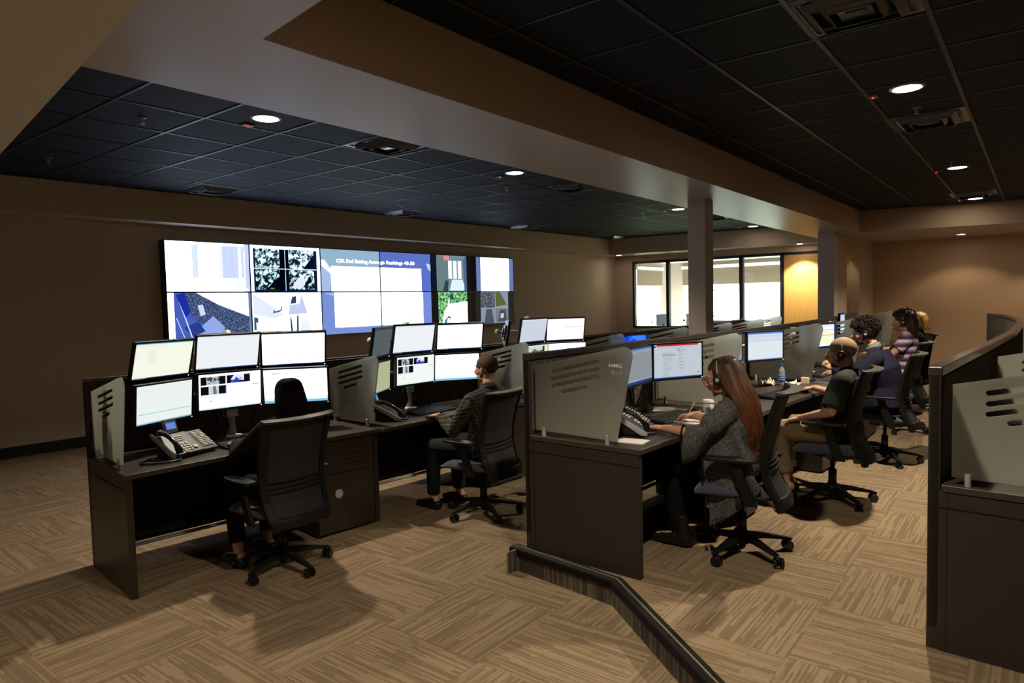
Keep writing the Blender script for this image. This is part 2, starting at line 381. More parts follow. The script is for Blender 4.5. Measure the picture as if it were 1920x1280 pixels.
# walls
def wallbox(name, x0, x1, y0, y1, z0, z1, m=None):
    mb = MB(); mb.bb(x0, x1, y0, y1, z0, z1); return struct(mb.build(name, m or PAINT))
mb = MB()   # long wall behind the video wall
def yl(x): return fy_(x, .47)
mb.prism([(-5.2, yl(-5.2)), (16.6, yl(16.6)), (16.6, yl(16.6)+.2), (-5.2, yl(-5.2)+.2)], 'z', 0, 3.5)
struct(mb.build('wall_left', PAINT))
mb = MB(); mb.prism([(-5.2, yl(-5.2)-.012), (16.6, yl(16.6)-.012), (16.6, yl(16.6)), (-5.2, yl(-5.2))], 'z', 0, .135)
struct(mb.build('baseboard_left', BASEB))
wallbox('wall_back', -5.4, -5.2, -6.2, 10.2, -.1, 3.5)
wallbox('wall_right', -5.4, 18.2, -6.2, -6.0, -.1, 3.5)
wallbox('wall_far_right', 17.6, 17.8, -6.2, 3.25, -.1, 3.5, PAINT_DARK)
# far glazed wall: solid below, above and beside the glazing
XW = 16.6
mb = MB()
mb.bb(XW, XW+.15, 8.748, 9.5, 0, 3.5); mb.bb(XW, XW+.15, 4.82, 8.748, 0, .985); mb.bb(XW, XW+.15, 3.26, 8.748, 2.77, 3.5)
struct(mb.build('wall_far', PAINT))
mb = MB(); mb.bb(XW-.012, XW, 4.9, 9.1, 0, .135); struct(mb.build('baseboard_far', BASEB))
# soffits and beam (all at the same underside height)
mb = MB()
mb.prism([(-5.2, 2.73), (14.3, 2.73), (14.3, 3.67), (-5.2, 3.67)], 'z', SO, CE+.15); struct(mb.build('ceiling_beam', [SOFFIT, PAINT_DARK]))
for p in bpy.data.objects['ceiling_beam'].data.polygons: p.material_index = 1 if abs(p.normal.z) < .5 else 0
def soff(name, poly, z0=SO, z1=CE+.15, sidem=None, lowm=None):
    mb = MB(); mb.prism(poly, 'z', z0, z1); o = mb.build(name, [lowm or SOFFIT, sidem or PAINT]); struct(o)
    for p in o.data.polygons: p.material_index = 1 if abs(p.normal.z) < .5 else 0
    return o
# near transverse soffit: its right edge bounds the right-hand recess, its left edge the left-hand recess
soff('ceiling_soffit_near', [(-5.2, 2.73), (1.755, 2.73), (.65, -6.0), (-5.2, -6.0)], sidem=PAINT_DARK)
soff('ceiling_soffit_low', [(-5.2, -3), (.28, -2.7), (.909, 1.996), (1.243, 4.474), (1.90, 9.6), (-5.2, 9.8)], 2.60, CE+.15, lowm=mat('olive_tan_soffit_paint', (.62, .56, .43), .7))
soff('ceiling_soffit_left', [(-5.2, fy_(-5.2)), (15.50, fy_(15.50)), (15.44, fy_(15.44, .53)), (-5.2, fy_(-5.2, .53))])
soff('ceiling_soffit_far', [(15.52, 8.9), (16.24, 3.60), (16.24, 3.082), (16.75, 3.082), (16.75, 9.5), (15.445, 9.5)])
soff('ceiling_soffit_far_right', [(14.3, 3.08), (14.3, 2.73), (14.302, 2.73), (14.47, 1.80), (16.4, -6.0), (17.7, -6.0), (17.7, 3.08)], sidem=PAINT_DARK)
soff('ceiling_soffit_nook', [(14.302, 3.082), (16.238, 3.082), (16.238, 3.67), (14.302, 3.67)])
# dark tile ceilings
mb = MB(); mb.quad((-5.4, -6.2, CE), (18.2, -6.2, CE), (18.2, 10.3, CE), (-5.4, 10.3, CE)); mb.quad((-5.4, -6.2, CE+.2), (18.2, -6.2, CE+.2), (18.2, 10.3, CE+.2), (-5.4, 10.3, CE+.2))
struct(mb.build('ceiling', TILE))
mb = MB()
for k in range(-2, 21):
    x = 2.262+.689*k
    if x > 16: break
    mb.bb(x-.012, x+.012, 3.6, 9.5, CE-.006, CE+.001)
for k in range(0, 8):
    y = 4.77+.70*k-.7
    mb.bb(1.0, 16, y-.010, y+.010, CE-.005, CE+.001)
struct(mb.build('ceiling_grid_left', TBAR))
mb = MB()
for k in range(-4, 20):
    x = 3.885+.690*k
    if x > 14.6: break
    mb.bb(x-.010, x+.010, -6, 2.9, CE-.005, CE+.001)
for y in [2.45, 1.78, 1.12, .52, -.12, -.76, -1.4, -2.04, -2.7, -3.3, -4]:
    mb.bb(-2, 16, y-.014, y+.014, CE-.008, CE+.001)
struct(mb.build('ceiling_grid_right', TBAR))
# columns
def column(name, poly, m=COLUMN, top=SO):
    mb = MB(); mb.prism(poly, 'z', 0, top); o = mb.build(name, m, bevel=.006); struct(o); return o
column('column', [(7.93, 3.425), (7.93, 3.20), (8.185, 3.20), (8.185, 3.425)])
# second column and the wall that continues behind it, with a lit doorway
column('column', [(13.80, 3.353), (13.80, 3.062), (14.1, 3.062), (14.1, 3.353)])
mb = MB(); mb.bb(14.1, 14.85, 3.06, 3.25, 0, 3.4); mb.bb(16.03, 17.6, 3.06, 3.25, 0, 3.4); mb.bb(14.85, 16.03, 3.06, 3.25, 2.53, 3.4)
struct(mb.build('wall_nook', PAINT))
mb = MB(); mb.bb(14.75, 16.2, 3.45, 3.5, 0, 2.9); mb.bb(16.1, 16.2, 3.25, 3.45, 0, 2.9); mb.bb(14.75, 14.8, 3.25, 3.45, 0, 2.9); mb.bb(14.75, 16.2, 3.25, 3.45, 2.75, 2.9)
struct(mb.build('wall_doorway_niche', PAINT))
# ---------------------------------------------------------------- glazed partition to the meeting room
mb = MB(); XF0, XF1 = XW-.02, XW+.10
for y0, y1 in ((8.69, 8.748), (7.69, 7.77), (5.745, 5.84), (4.775, 4.865)): mb.bb(XF0, XF1, y0, y1, .985, 2.77)
mb.bb(XF0, XF1, 3.1, 8.748, 2.705, 2.77); mb.bb(XF0, XF1, 4.8, 8.748, .985, 1.03)
w1 = struct(mb.build('window_1', DARKFR, bevel=.003))
mb = MB(); mb.bb(XW+.035, XW+.045, 4.86, 8.70, 1.02, 2.71); mb.build('pane', GLASS, w1)
mb = MB(); mb.bb(XW-.005, XW+.09, 3.26, 4.775, 0, 2.70); wp = mb.build('wood_panel', WOOD); tag(wp, 'honey coloured wood panel closing the right end of the glazed wall', 'panel')
MEET_FILL = []
# meeting room behind it
XB, YS = 22.0, 10.3
LIGHTW = mat('meeting_room_paint', (.34, .29, .23), .7)
def wall_open(name, axis, c, t, a0, a1, z0, z1, holes, m):
    """wall with rectangular openings; axis 'x': plane x=c spanning y; 'y': plane y=c spanning x"""
    mb = MB(); cuts = sorted([a0, a1]+[h[0] for h in holes]+[h[1] for h in holes])
    for p, q in zip(cuts[:-1], cuts[1:]):
        if q-p < 1e-6: continue
        hh = [h for h in holes if h[0] <= p+1e-6 and h[1] >= q-1e-6]
        segs = [(z0, z1)] if not hh else [(z0, hh[0][2]), (hh[0][3], z1)]
        for s0, s1 in segs:
            if axis == 'x': mb.bb(c, c+t, p, q, s0, s1)
            else: mb.bb(p, q, c, c+t, s0, s1)
    return struct(mb.build(name, m))
wall_open('wall_meeting_far', 'x', XB, .2, 1.5, 10.5, 0, 3.2, [(5.9, 9.70, .97, 2.80)], LIGHTW)
wall_open('wall_meeting_left', 'y', YS, .2, 16.7, 22.2, 0, 3.2, [(19.75, 21.65, .96, 2.78)], LIGHTW)
wallbox('wall_meeting_right', 17.8, 22.2, 3.06, 3.2, 0, 3.2, LIGHTW)
wallbox('ceiling_meeting', 16.75, 22.2, 2.6, 10.5, 2.97, 3.1, mat('meeting_ceiling', (.42, .40, .38), .8))
wallbox('wall_meeting_near', 16.75, 16.85, 9.25, 10.4, 0, 3.2, LIGHTW)
def outer_window(name, axis, c, a0, a1, z0, z1, mull, shade_z):
    mb = MB(); t = .06
    def B(p, q, s0, s1, d=.07): (mb.bb(c+.05, c+.05+d, p, q, s0, s1) if axis == 'x' else mb.bb(p, q, c+.05, c+.05+d, s0, s1))
    B(a0, a0+t, z0, z1); B(a1-t, a1, z0, z1); B(a0, a1, z0, z0+t); B(a0, a1, z1-t, z1)
    for q in mull: B(q-.05, q+.05, z0, z1)
    w = struct(mb.build(name, WHITEFR, bevel=.004))
    mb = MB(); (mb.bb(c+.08, c+.086, a0, a1, z0, z1) if axis == 'x' else mb.bb(a0, a1, c+.08, c+.086, z0, z1)); mb.build('pane', GLASS, w)
    sh = thing('roller_shade', 'half lowered beige roller shade on the meeting room %s window' % ('far' if axis == 'x' else 'left hand'), 'shade', ((c, (a0+a1)/2, z1) if axis == 'x' else ((a0+a1)/2, c, z1)))
    ox, oy, oz = sh.location
    mb = MB()
    if axis == 'x': mb.bb(c-.03-ox, c-.026-ox, a0+.02-oy, a1-.02-oy, shade_z-oz, z1-oz)
    else: mb.bb(a0+.02-ox, a1-.02-ox, c-.03-oy, c-.026-oy, shade_z-oz, z1-oz)
    mb.build('shade_cloth', SHADE, sh)
    mb = MB()
    if axis == 'x': mb.bb(c-.09-ox, c-ox, a0-oy, a1-oy, z1-.06-oz, z1+.04-oz); mb.bb(c-.036-ox, c-.020-ox, a0+.02-oy, a1-.02-oy, shade_z-.02-oz, shade_z-oz)
    else: mb.bb(a0-ox, a1-ox, c-.09-oy, c-oy, z1-.06-oz, z1+.04-oz); mb.bb(a0+.02-ox, a1-.02-ox, c-.036-oy, c-.020-oy, shade_z-.02-oz, shade_z-oz)
    mb.build('headrail', WHITEFR, sh, bevel=.004)
    return w
outer_window('window_2', 'x', XB, 5.9, 9.70, .97, 2.80, [7.6], 2.20)
outer_window('window_3', 'y', YS, 19.75, 21.65, .96, 2.78, [20.95], 2.21)
for x, y in ((18.8, 5.2), (18.8, 8.0), (20.6, 6.6)): downlight(x, y, 90, 'round downlight added to brighten the meeting room behind the glass', 2.97, r=.08, angle=130, col=NEUT) if 'downlight' in globals() else MEET_FILL.append((x, y))
# trees outside
LEAF = mat('pale_leaves', (.13, .17, .09), .7); translu(LEAF, (.16, .22, .10), .4); BARK = mat('pale_bark', (.12, .11, .09), .8)
def tree(x, y, h, seed, label):
    r = random.Random(seed); t = thing('tree', label, 'tree', (x, y, -4), group='trees outside the meeting room windows')
    mb = MB(); top = h
    mb.tube([(0, 0, 0), (.1, .05, h*.4), (-.05, .1, h*.75)], [.14, .10, .04], 8)
    for k in range(9):
        a = r.uniform(0, 6.28); z = h*(.35+.06*k); L = r.uniform(.9, 1.7)
        mb.tube([(0, 0, z), (L*.5*math.cos(a), L*.5*math.sin(a), z+.35), (L*math.cos(a), L*math.sin(a), z+.55)], [.04, .025, .01], 5)
    mb.build('trunk', BARK, t)
    vs = []; fs = []
    for k in range(5200):
        a = r.uniform(0, 6.28); rr = r.uniform(.2, 1.9)*(1-.25*r.random()); z = h*r.uniform(.38, 1.1)
        rr *= math.sin(math.pi*min(1, max(.12, (z/h-.28)/.85)))
        c = Vector((rr*math.cos(a), rr*math.sin(a), z)); u = Vector((r.gauss(0, 1), r.gauss(0, 1), r.gauss(0, 1))).normalized(); w = u.orthogonal().normalized(); q = r.uniform(.035, .075)
        n = len(vs); vs += [c-u*q, c+w*q*.45, c+u*q, c-w*q*.45]; fs.append((n, n+1, n+2, n+3))
    mb = MB(); mb.add(vs, fs); mb.build('foliage', LEAF, t, weld=False)
    return t
for i, (x, y, h, lb) in enumerate([(29, 7.4, 8.6, 'pale green tree seen through the right half of the meeting room window'), (27.0, 11.2, 7.8, 'thin pale tree seen through the meeting room window beside the near column'), (32, 3.2, 9, 'pale green tree farthest right outside the meeting room window'), (22, 15, 8.2, 'pale tree outside the left hand meeting room window')]): tree(x, y, h, 11+i, lb)
mb = MB(); mb.quad((22.5, -20, -4), (80, -20, -4), (80, 60, -4), (22.5, 60, -4)); mb.quad((0, 11, -4), (22.5, 11, -4), (22.5, 60, -4), (0, 60, -4)); o = mb.build('ground_outside', mat('lawn_outside', (.30, .36, .18), .9)); struct(o)
# meeting room chairs (backs seen over the desks) and table
MESHG = mat('blue_grey_mesh', (.10, .13, .16), .7)
def meet_chair(x, y, rz, label):
    t = thing('meeting_chair', label, 'chair', (x, y, 0), rz, group='meeting room chairs')
    mb = MB(); mb.prism([(-.24, .95), (.24, .95), (.22, 1.30), (-.26, 1.30)], 'y', -.26, -.23); mb.build('backrest', MESHG, t, bevel=.01)
    mb = MB(); mb.bb(-.25, .25, -.25, .25, .45, .52); mb.build('seat', BLACKP, t, bevel=.02)
    mb = MB(); mb.bb(-.02, .02, -.29, -.26, .46, 1.0); mb.build('back_frame', BLACKP, t)
    mb = MB(); mb.cyl((0, 0, .08), .03, .38)
    for k in range(5):
        a = 2*math.pi*k/5; mb.tube([(0, 0, .1), (.3*math.cos(a), .3*math.sin(a), .05)], [.025, .018], 8); mb.ell((.3*math.cos(a), .3*math.sin(a), .03), (.03, .03, .03), n=8)
    mb.build('swivel_base', BLACKP, t)
meet_chair(18.6, 9.0, -.4, 'blue grey meeting room chair seen through the glass left of the near column')
meet_chair(19.3, 8.45, -.2, 'blue grey meeting room chair half hidden by the near column')
mb = MB(); mb.prism([(17.8, 5.4), (20.4, 5.4), (20.8, 7.0), (20.2, 7.8), (18.2, 7.8), (17.6, 7.0)], 'z', 1.10, 1.14); 
t = thing('meeting_table', 'long glass topped table behind the glazed wall, right of the near column', 'table', (0, 0, 0)); mb.build('tabletop', mat('table_glass', (.16, .22, .24), .15, spec=.6), t, bevel=.008)
mb = MB(); mb.bb(18.8, 19.6, 6.2, 7.4, 0, 1.10); mb.build('pedestal_base', DARKFR, t)
# ---------------------------------------------------------------- ceiling fixtures
GLOWL = emit((255, 240, 220), 30.0)
TRIMR = mat('downlight_trim', (.55, .55, .56), .35)
def downlight(x, y, e, label, z=CE, glow=True, r=.105, angle=118, col=WARM):
    t = thing('downlight', label, 'ceiling light', (x, y, z), group='round recessed ceiling lights')
    mb = MB(); mb.lathe([(r, .012), (r+.022, .012), (r+.024, .002), (r+.004, -.008), (r-.006, -.004), (r-.004, .01)], 32); mb.build('trim_ring', TRIMR, t)
    mb = MB(); mb.lathe([(.0, -.002), (r-.004, -.002), (r-.004, .006), (0, .006)], 32); mb.build('lens', GLOWL, t)
    if e: lamp('downlight_beam', 'SPOT', (0, 0, -.02), e, col, size=.055, spot=angle, blend=.35, parent=t)
    return t
nm = ['nearest', 'second', 'third', 'farthest']
for i, (x, y, e) in enumerate(DL_LEFT): downlight(x, y, e, 'lit round downlight in the blue-tinged dark ceiling, %s from the camera' % nm[i])
for i, (x, y, e) in enumerate(DL_RIGHT): downlight(x, y, e, 'lit round downlight in the right-hand black ceiling, %s from the camera' % ['nearest', 'second', 'farthest'][i])
downlight(16.22, 4.32, 230, 'small lit downlight in the soffit above the honey wood panel', SO-.001, r=.08, angle=96, col=(1, .86, .60))
downlight(15.85, 8.75, 3, 'small downlight in the far soffit left of the glazed wall', SO, r=.08, angle=100, col=NEUT)
for x, y, e in DL_UNSEEN:
    z = SO if x < 0 else CE
    if x < 0: z = 2.60
    downlight(x, y, e, 'lit round downlight over the aisle nearest the camera' if x > 0 else 'lit downlight in the low soffit behind the camera', z)
for i, (x, y) in enumerate(MEET_FILL): downlight(x, y, 40, 'round downlight added to brighten the meeting room behind the glass, %s' % ('near the wood panel', 'near the left pane', 'by the far window')[i], 2.97, r=.08, angle=150, col=NEUT)  # invented fixtures, added to brighten the meeting room interior
lamp('niche_fill', 'SPOT', (15.4, 3.35, 2.72), 5, (1, .78, .5), size=.03, spot=150, blend=.5)  # added fill spot without a fixture, brightens the doorway niche
# wall washer row that warms the right-hand far wall (fixtures sit in the far right soffit)
for y, e in ((1.3, 24), (-.6, 34), (-2.6, 34)): downlight(16.7, y, e, 'downlight in the far right soffit over the brown wall, %s' % {1.3: 'behind the striped top', -.6: 'above the partition end', -2.6: 'out at the right'}[y], SO, r=.08, angle=120, col=(1, .76, .50))
def vent(x, y, label, s=.62, z=CE, rz=0):
    t = thing('air_vent', label, 'air vent', (x, y, z), rz, group='square ceiling air diffusers')
    mb = MB(); h = s/2
    mb.bb(-h, h, -h, h, -.002, .10); mb.build('duct_box', BLACKM, t)
    def ringq(mb, a, za, b, zb):
        for k in range(4):
            ca, sa = [(1, 0), (0, 1), (-1, 0), (0, -1)][k]
            R = lambda u, v, w: (u*ca-v*sa, u*sa+v*ca, w)
            mb.add([R(-a, -a, za), R(a, -a, za), R(b, -b, zb), R(-b, -b, zb)], [(0, 1, 2, 3)]); mb.add([R(-a, -a, za+.003), R(a, -a, za+.003), R(b, -b, zb+.003), R(-b, -b, zb+.003)], [(0, 1, 2, 3)])
    mb = MB()
    for a, za, b, zb in ((h, -.004, h-.05, -.006), (h-.075, -.012, h-.115, -.045), (h-.15, -.016, h-.19, -.05)): ringq(mb, a, za, b, zb); mb.tube([(-b, -b, zb), (b, -b, zb), (b, b, zb), (-b, b, zb), (-b, -b, zb)], .004, 6)
    mb.build('louvre', mat('vent_metal', (.11, .115, .125), .25, metal=.5) if 'vent_metal' not in bpy.data.materials else bpy.data.materials['vent_metal'], t, weld=False)
    mb = MB(); q = h-.225; mb.bb(-q, q, -q, q, -.03, -.022); mb.bb(-.03, .03, -.05, .05, -.036, -.03); mb.build('centre_plate', bpy.data.materials['vent_metal'], t)
    return t
vent(4.62, 5.12, 'black square air vent in the blue-lit ceiling beside the nearest downlight')
vent(4.69, 8.62, 'black square air vent near the wall above the left end of the video wall')
vent(8.07, 8.60, 'black square air vent near the wall above the middle of the video wall')
vent(8.02, 5.12, 'black square air vent by the beam, beyond the second downlight of the blue-lit ceiling')
vent(11.42, 8.50, 'small looking black air vent near the wall, beyond the video wall')
vent(14.9, 8.45, 'black air vent in the far left corner of the dark ceiling')
vent(13.0, 4.95, 'black air vent at the beam just past the near column')
vent(4.22, .83, 'large black square air vent at the top right, catching pale light')
vent(7.36, .84, 'black square air vent beyond the nearest downlight of the right-hand ceiling')
vent(13.35, .88, 'smallest looking black air vent, by the far downlights of the right-hand ceiling')
REDL = emit((255, 40, 30), 2.5)
def sensor(x, y, label):
    t = thing('emergency_light_unit', label, 'ceiling sensor', (x, y, CE), group='small ceiling boxes with a red light')
    mb = MB(); mb.bb(-.05, .05, -.035, .035, -.014, .002); mb.build('housing', GREY, t, bevel=.003)
    mb = MB(); mb.ell((0, 0, -.016), (.012, .009, .006), n=10); mb.build('red_light', REDL, t)
for x, y, l in [(3.30, 5.41, 'small ceiling box with red light beside the nearest downlight of the blue-lit ceiling'), (6.69, 5.36, 'small ceiling box with red light by the second downlight of the blue-lit ceiling'), (11.39, 5.34, 'tiny red lit ceiling box left of the near column'), (15.3, 5.36, 'tiny red lit ceiling box right of the near column'),
                (6.17, 1.085, 'small ceiling box with red light beside the nearest right-hand downlight'), (10.5, 1.10, 'tiny red lit ceiling box by the second right-hand downlight'), (14.0, 1.12, 'tiny red lit ceiling box by the farthest right-hand downlight')]: sensor(x, y, l)
def sprinkler(x, y, label, z=CE):
    t = thing('sprinkler_head', label, 'sprinkler', (x, y, z), group='ceiling sprinkler heads')
    mb = MB(); mb.lathe([(.0, .004), (.038, .004), (.036, -.006), (.0, -.008)], 20); mb.build('escutcheon', GREY, t)
    mb = MB(); mb.cyl((0, 0, -.045), .008, .04, 8); mb.tube([(-.014, 0, -.01), (-.018, 0, -.035), (0, 0, -.052), (.018, 0, -.035), (.014, 0, -.01)], .003, 6); mb.lathe([(0, -.056), (.018, -.056), (.018, -.053), (0, -.053)], 12); mb.build('deflector', ALU, t)
for x, y, l in [(2.61, 5.83, 'sprinkler head left of the nearest downlight in the blue-lit ceiling'), (2.63, 7.99, 'sprinkler head in the darkest left corner of the ceiling'), (7.37, 5.78, 'sprinkler head just past the second downlight by the beam'), (7.39, 7.91, 'sprinkler head above the middle of the video wall'), (11.42, 5.79, 'sprinkler head left of the near column'), (11.32, 7.82, 'sprinkler head over the right end of the video wall'), (6.80, .86, 'sprinkler head beyond the nearest right-hand downlight'), (9.88, .88, 'sprinkler head before the second right-hand downlight')]: sprinkler(x, y, l)
sprinkler(15.95, 5.4, 'sprinkler head in the far soffit right of the near column', SO); sprinkler(15.8, 8.3, 'sprinkler head in the far soffit left of the near column', SO)
# ---------------------------------------------------------------- video wall
VW0 = Vector((4.469, fy_(4.469, .30), 1.264)); va = math.atan(-.0367); vdir = Vector((math.cos(va), math.sin(va), 0)); VWW, VWH = 1.2514, .7273
def V3(u, w, d=0): return VW0+vdir*u+Vector((0, 0, w))+Vector((math.sin(va), -math.cos(va), 0))*d
_pic = {}
def picture(name, ramp, scale, st=1.0, detail=6, rough=.62, stretch=(1, 1, 1), off=0):
    """glowing procedural picture texture (foliage, gravel, lawn) for the camera views shown on the displays"""
    if name in _pic: return _pic[name]
    m = bpy.data.materials.new(name); m.use_nodes = True; nt = m.node_tree; nt.nodes.clear(); N = nt.nodes; L = nt.links
    tc = N.new('ShaderNodeTexCoord'); mp = N.new('ShaderNodeMapping'); mp.inputs['Scale'].default_value = stretch; mp.inputs['Location'].default_value = (off, off*2, off*.7); n = N.new('ShaderNodeTexNoise'); n.inputs['Scale'].default_value = scale; n.inputs['Detail'].default_value = detail; n.inputs['Roughness'].default_value = rough; n.inputs['Distortion'].default_value = .6
    L.new(tc.outputs['Object'], mp.inputs[0]); L.new(mp.outputs[0], n.inputs['Vector']); r = N.new('ShaderNodeValToRGB'); els = r.color_ramp.elements
    while len(els) < len(ramp): els.new(.5)
    for e, (p, c) in zip(els, ramp): e.position = p; e.color = srgb(*c)
    e = N.new('ShaderNodeEmission'); e.inputs[1].default_value = st; o = N.new('ShaderNodeOutputMaterial'); L.new(n.outputs['Fac'], r.inputs[0]); L.new(r.outputs[0], e.inputs[0]); L.new(e.outputs[0], o.inputs[0]); _pic[name] = m; return m
TREES = lambda: picture('tree_camera_picture', [(.40, (4, 8, 14)), (.48, (30, 52, 66)), (.53, (150, 190, 200)), (.60, (236, 248, 255)), (.7, (255, 255, 255))], 13, 1.0)
ROCKS = lambda: picture('rock_camera_picture', [(.3, (150, 168, 214)), (.42, (214, 224, 250)), (.5, (255, 255, 255)), (.7, (255, 255, 255))], 16, 1.25, off=3)
LAWN = lambda: picture('lawn_camera_picture', [(.34, (16, 26, 52)), (.48, (44, 62, 104)), (.56, (84, 104, 152)), (.68, (190, 204, 236))], 60, .62, detail=3, rough=.8, off=5)
WASH = lambda: picture('washed_out_camera_picture', [(.36, (196, 208, 244)), (.46, (226, 234, 255)), (.54, (255, 255, 255)), (.8, (255, 255, 255))], 12, 1.15, off=7)
GREENS = lambda: picture('green_tree_camera_picture', [(.36, (10, 60, 26)), (.47, (60, 160, 80)), (.55, (150, 214, 140)), (.64, (250, 255, 250))], 22, .62, off=2)
CARS = lambda: picture('parking_camera_picture', [(.36, (44, 48, 56)), (.48, (96, 104, 116)), (.58, (140, 148, 160)), (.68, (206, 212, 220))], 26, .42, off=9)
class UI:
    """collects flat coloured patches of a screen; x, y in 0..1 from the lower left corner"""
    def __init__(s, w, h): s.w = w; s.h = h; s.mb = MB(); s.mats = []; s.k = 0
    def mi(s, c, st):
        m = emit(c, st)
        if m not in s.mats: s.mats.append(m)
        return s.mats.index(m)
    def r(s, x0, y0, x1, y1, c, st=1.0):
        s.k += 1; d = -.00012*s.k; w, h = s.w, s.h
        s.mb.quad(((x0-.5)*w, d, (y0-.5)*h), ((x1-.5)*w, d, (y0-.5)*h), ((x1-.5)*w, d, (y1-.5)*h), ((x0-.5)*w, d, (y1-.5)*h), s.mi(c, st)); return s
    def p(s, pts, c, st=1.0):
        s.k += 1; d = -.00012*s.k
        s.mb.add([((x-.5)*s.w, d, (y-.5)*s.h) for x, y in pts], [tuple(range(len(pts)))], None, s.mi(c, st)); return s
    def pic(s, pts, m):
        s.k += 1; d = -.00012*s.k; m = m()
        if m not in s.mats: s.mats.append(m)
        s.mb.add([((x-.5)*s.w, d, (y-.5)*s.h) for x, y in pts], [tuple(range(len(pts)))], None, s.mats.index(m)); return s
    def many(s, quads, c, st=1.0):
        s.k += 1; d = -.00012*s.k; i = s.mi(c, st)
        for pts in quads: s.mb.add([((x-.5)*s.w, d, (y-.5)*s.h) for x, y in pts], [tuple(range(len(pts)))], None, i)
        return s
    def t(s, txt, x, y, size, c, st=1.0, align='LEFT', offset=0, spacing=1, fit=None):
        s.k += 1; d = -.00012*s.k; vs, fs = text_mesh(txt, size*s.h, 0, align, spacing, 0, offset)
        if fit: q = fit*s.w/max(v[0] for v in vs); vs = [(v[0]*q, v[1]*min(q, 1.15), v[2]) for v in vs]
        s.mb.add([(v[0]+(x-.5)*s.w, d, v[1]+(y-.5)*s.h) for v in vs], fs, None, s.mi(c, st)); return s
    def build(s, parent): return s.mb.build('screen', s.mats, parent, weld=False)
def blobs(r, n, x0, x1, y0, y1, s0, s1, k=7, sq=1.0):
    out = []
    for _ in range(n):
        cx, cy, q = r.uniform(x0, x1), r.uniform(y0, y1), r.uniform(s0, s1); a0 = r.uniform(0, 6.28)
        out.append([(min(x1, max(x0, cx+q*r.uniform(.5, 1)*math.cos(a0+6.283*i/k))), min(y1, max(y0, cy+q*sq*1.7*r.uniform(.5, 1)*math.sin(a0+6.283*i/k)))) for i in range(k)])
    return out
BL = (226, 236, 255)
def rc(x0, x1, y0, y1): return [(x0, y0), (x1, y0), (x1, y1), (x0, y1)]
def vw_tree_cam(ui, x0, x1, y0, y1, r):
    ui.pic(rc(x0, x1, y0, y1), TREES)
def display(c, rw, label, fn):
    o = V3((c+.5)*VWW, (1-rw+.5)*VWH)
    t = thing('video_wall_display', label, 'display', o, va, group='displays of the video wall')
    mb = MB(); mb.bb(-VWW/2, VWW/2, 0, .16, -VWH/2, VWH/2); mb.build('housing', BLACKP, t)
    b = .009
    mb = MB(); w, h = VWW/2-.0008, VWH/2-.0008
    for q in ((-w, w, h-b, h), (-w, w, -h, -h+b), (-w, -w+b, -h, h), (w-b, w, -h, h)): mb.bb(q[0], q[1], -.006, .001, q[2], q[3])
    mb.build('bezel', BLACKG, t)
    ui = UI(VWW-.008, VWH-.008); fn(ui, random.Random(c*10+rw)); s = ui.build(t); s.location = (0, -.0015, 0)
    return t
VST = 1.0
def d00(u, r):
    u.r(0, 0, 1, 1, (204, 226, 255), 3.61); u.r(0, 0, .985, .96, (204, 226, 255), 3.99)
    u.r(.94, 0, 1, 1, (196, 208, 250), 1.1)
    for x0, x1, c in ((.30, .37, (206, 220, 255)), (.62, .66, (226, 232, 255)), (.66, .86, (190, 204, 246)), (.89, .93, (196, 210, 248))): u.r(x0, .28, x1, .94, c, 1.2)
    u.p([(.45, .02), (.62, .26), (.86, .2), (.99, .02)], (222, 230, 255), 2.85); u.pic(rc(.08, .24, .55, .93), WASH); u.pic(rc(.42, .58, .42, .93), WASH); u.pic([(.45, .03), (.62, .24), (.72, .22), (.66, .03)], WASH)
    u.many([[(.36, .95), (.38, .95), (.36, .5), (.345, .5)], [(.80, .95), (.815, .95), (.86, .1), (.845, .1)], [(.72, .95), (.73, .95), (.74, .3), (.73, .3)]], (190, 202, 245), 1.3)
    u.many([[(.85+.02*i, .95), (.865+.02*i, .95), (.86+.02*i, .86), (.85+.02*i, .86)] for i in range(6)], (190, 200, 240), 1.4); u.t('2018', .50, .03, .03, (250, 246, 190), 1.4)
def d10(u, r):
    u.r(0, 0, 1, 1, (16, 30, 66), .8); u.r(0, 0, .045, 1, (204, 226, 255), 3.23); u.r(0, .93, 1, 1, (204, 226, 255), 3.23); u.r(.95, 0, 1, 1, (204, 226, 255), 3.04)
    vw_tree_cam(u, .07, .40, .51, .93, r); vw_tree_cam(u, .53, .90, .51, .93, r); vw_tree_cam(u, .07, .40, .05, .48, r); vw_tree_cam(u, .53, .90, .05, .48, r)
    u.r(.40, .02, .53, .93, (2, 4, 12)); u.p([(.20, .05), (.40, .35), (.40, .05)], (3, 6, 20)); u.p([(.74, .51), (.90, .83), (.90, .51)], (8, 14, 40))
    u.r(0, .49, .95, .505, (235, 250, 255), 1.3); u.r(.475, .02, .485, .93, (180, 220, 255), 1.2); u.p([(.56, .08), (.66, .32), (.80, .28), (.70, .06)], (220, 228, 240), 1.1); u.t('CAM 3', .22, .52, .035, (230, 240, 80)); u.t('CAM 4', .66, .52, .035, (230, 240, 80)); u.t('CAM 5', .26, .06, .035, (230, 240, 80))
def rank(u, r, x0, x1, names, title_x=None, left=None):
    u.r(0, 0, 1, 1, (124, 146, 214), VST)
def names_on(u, ys, x, ns, xs=None):
    for y, n in zip(ys, ns):
        u.t(n, x, y, .040, (176, 188, 216), 1.1)
        u.r(x, y-.045, x+.60, y-.042, (214, 222, 240), 1.2)
        if xs: u.r(xs, y, xs+.07, y+.018, (196, 206, 226), 1.1)
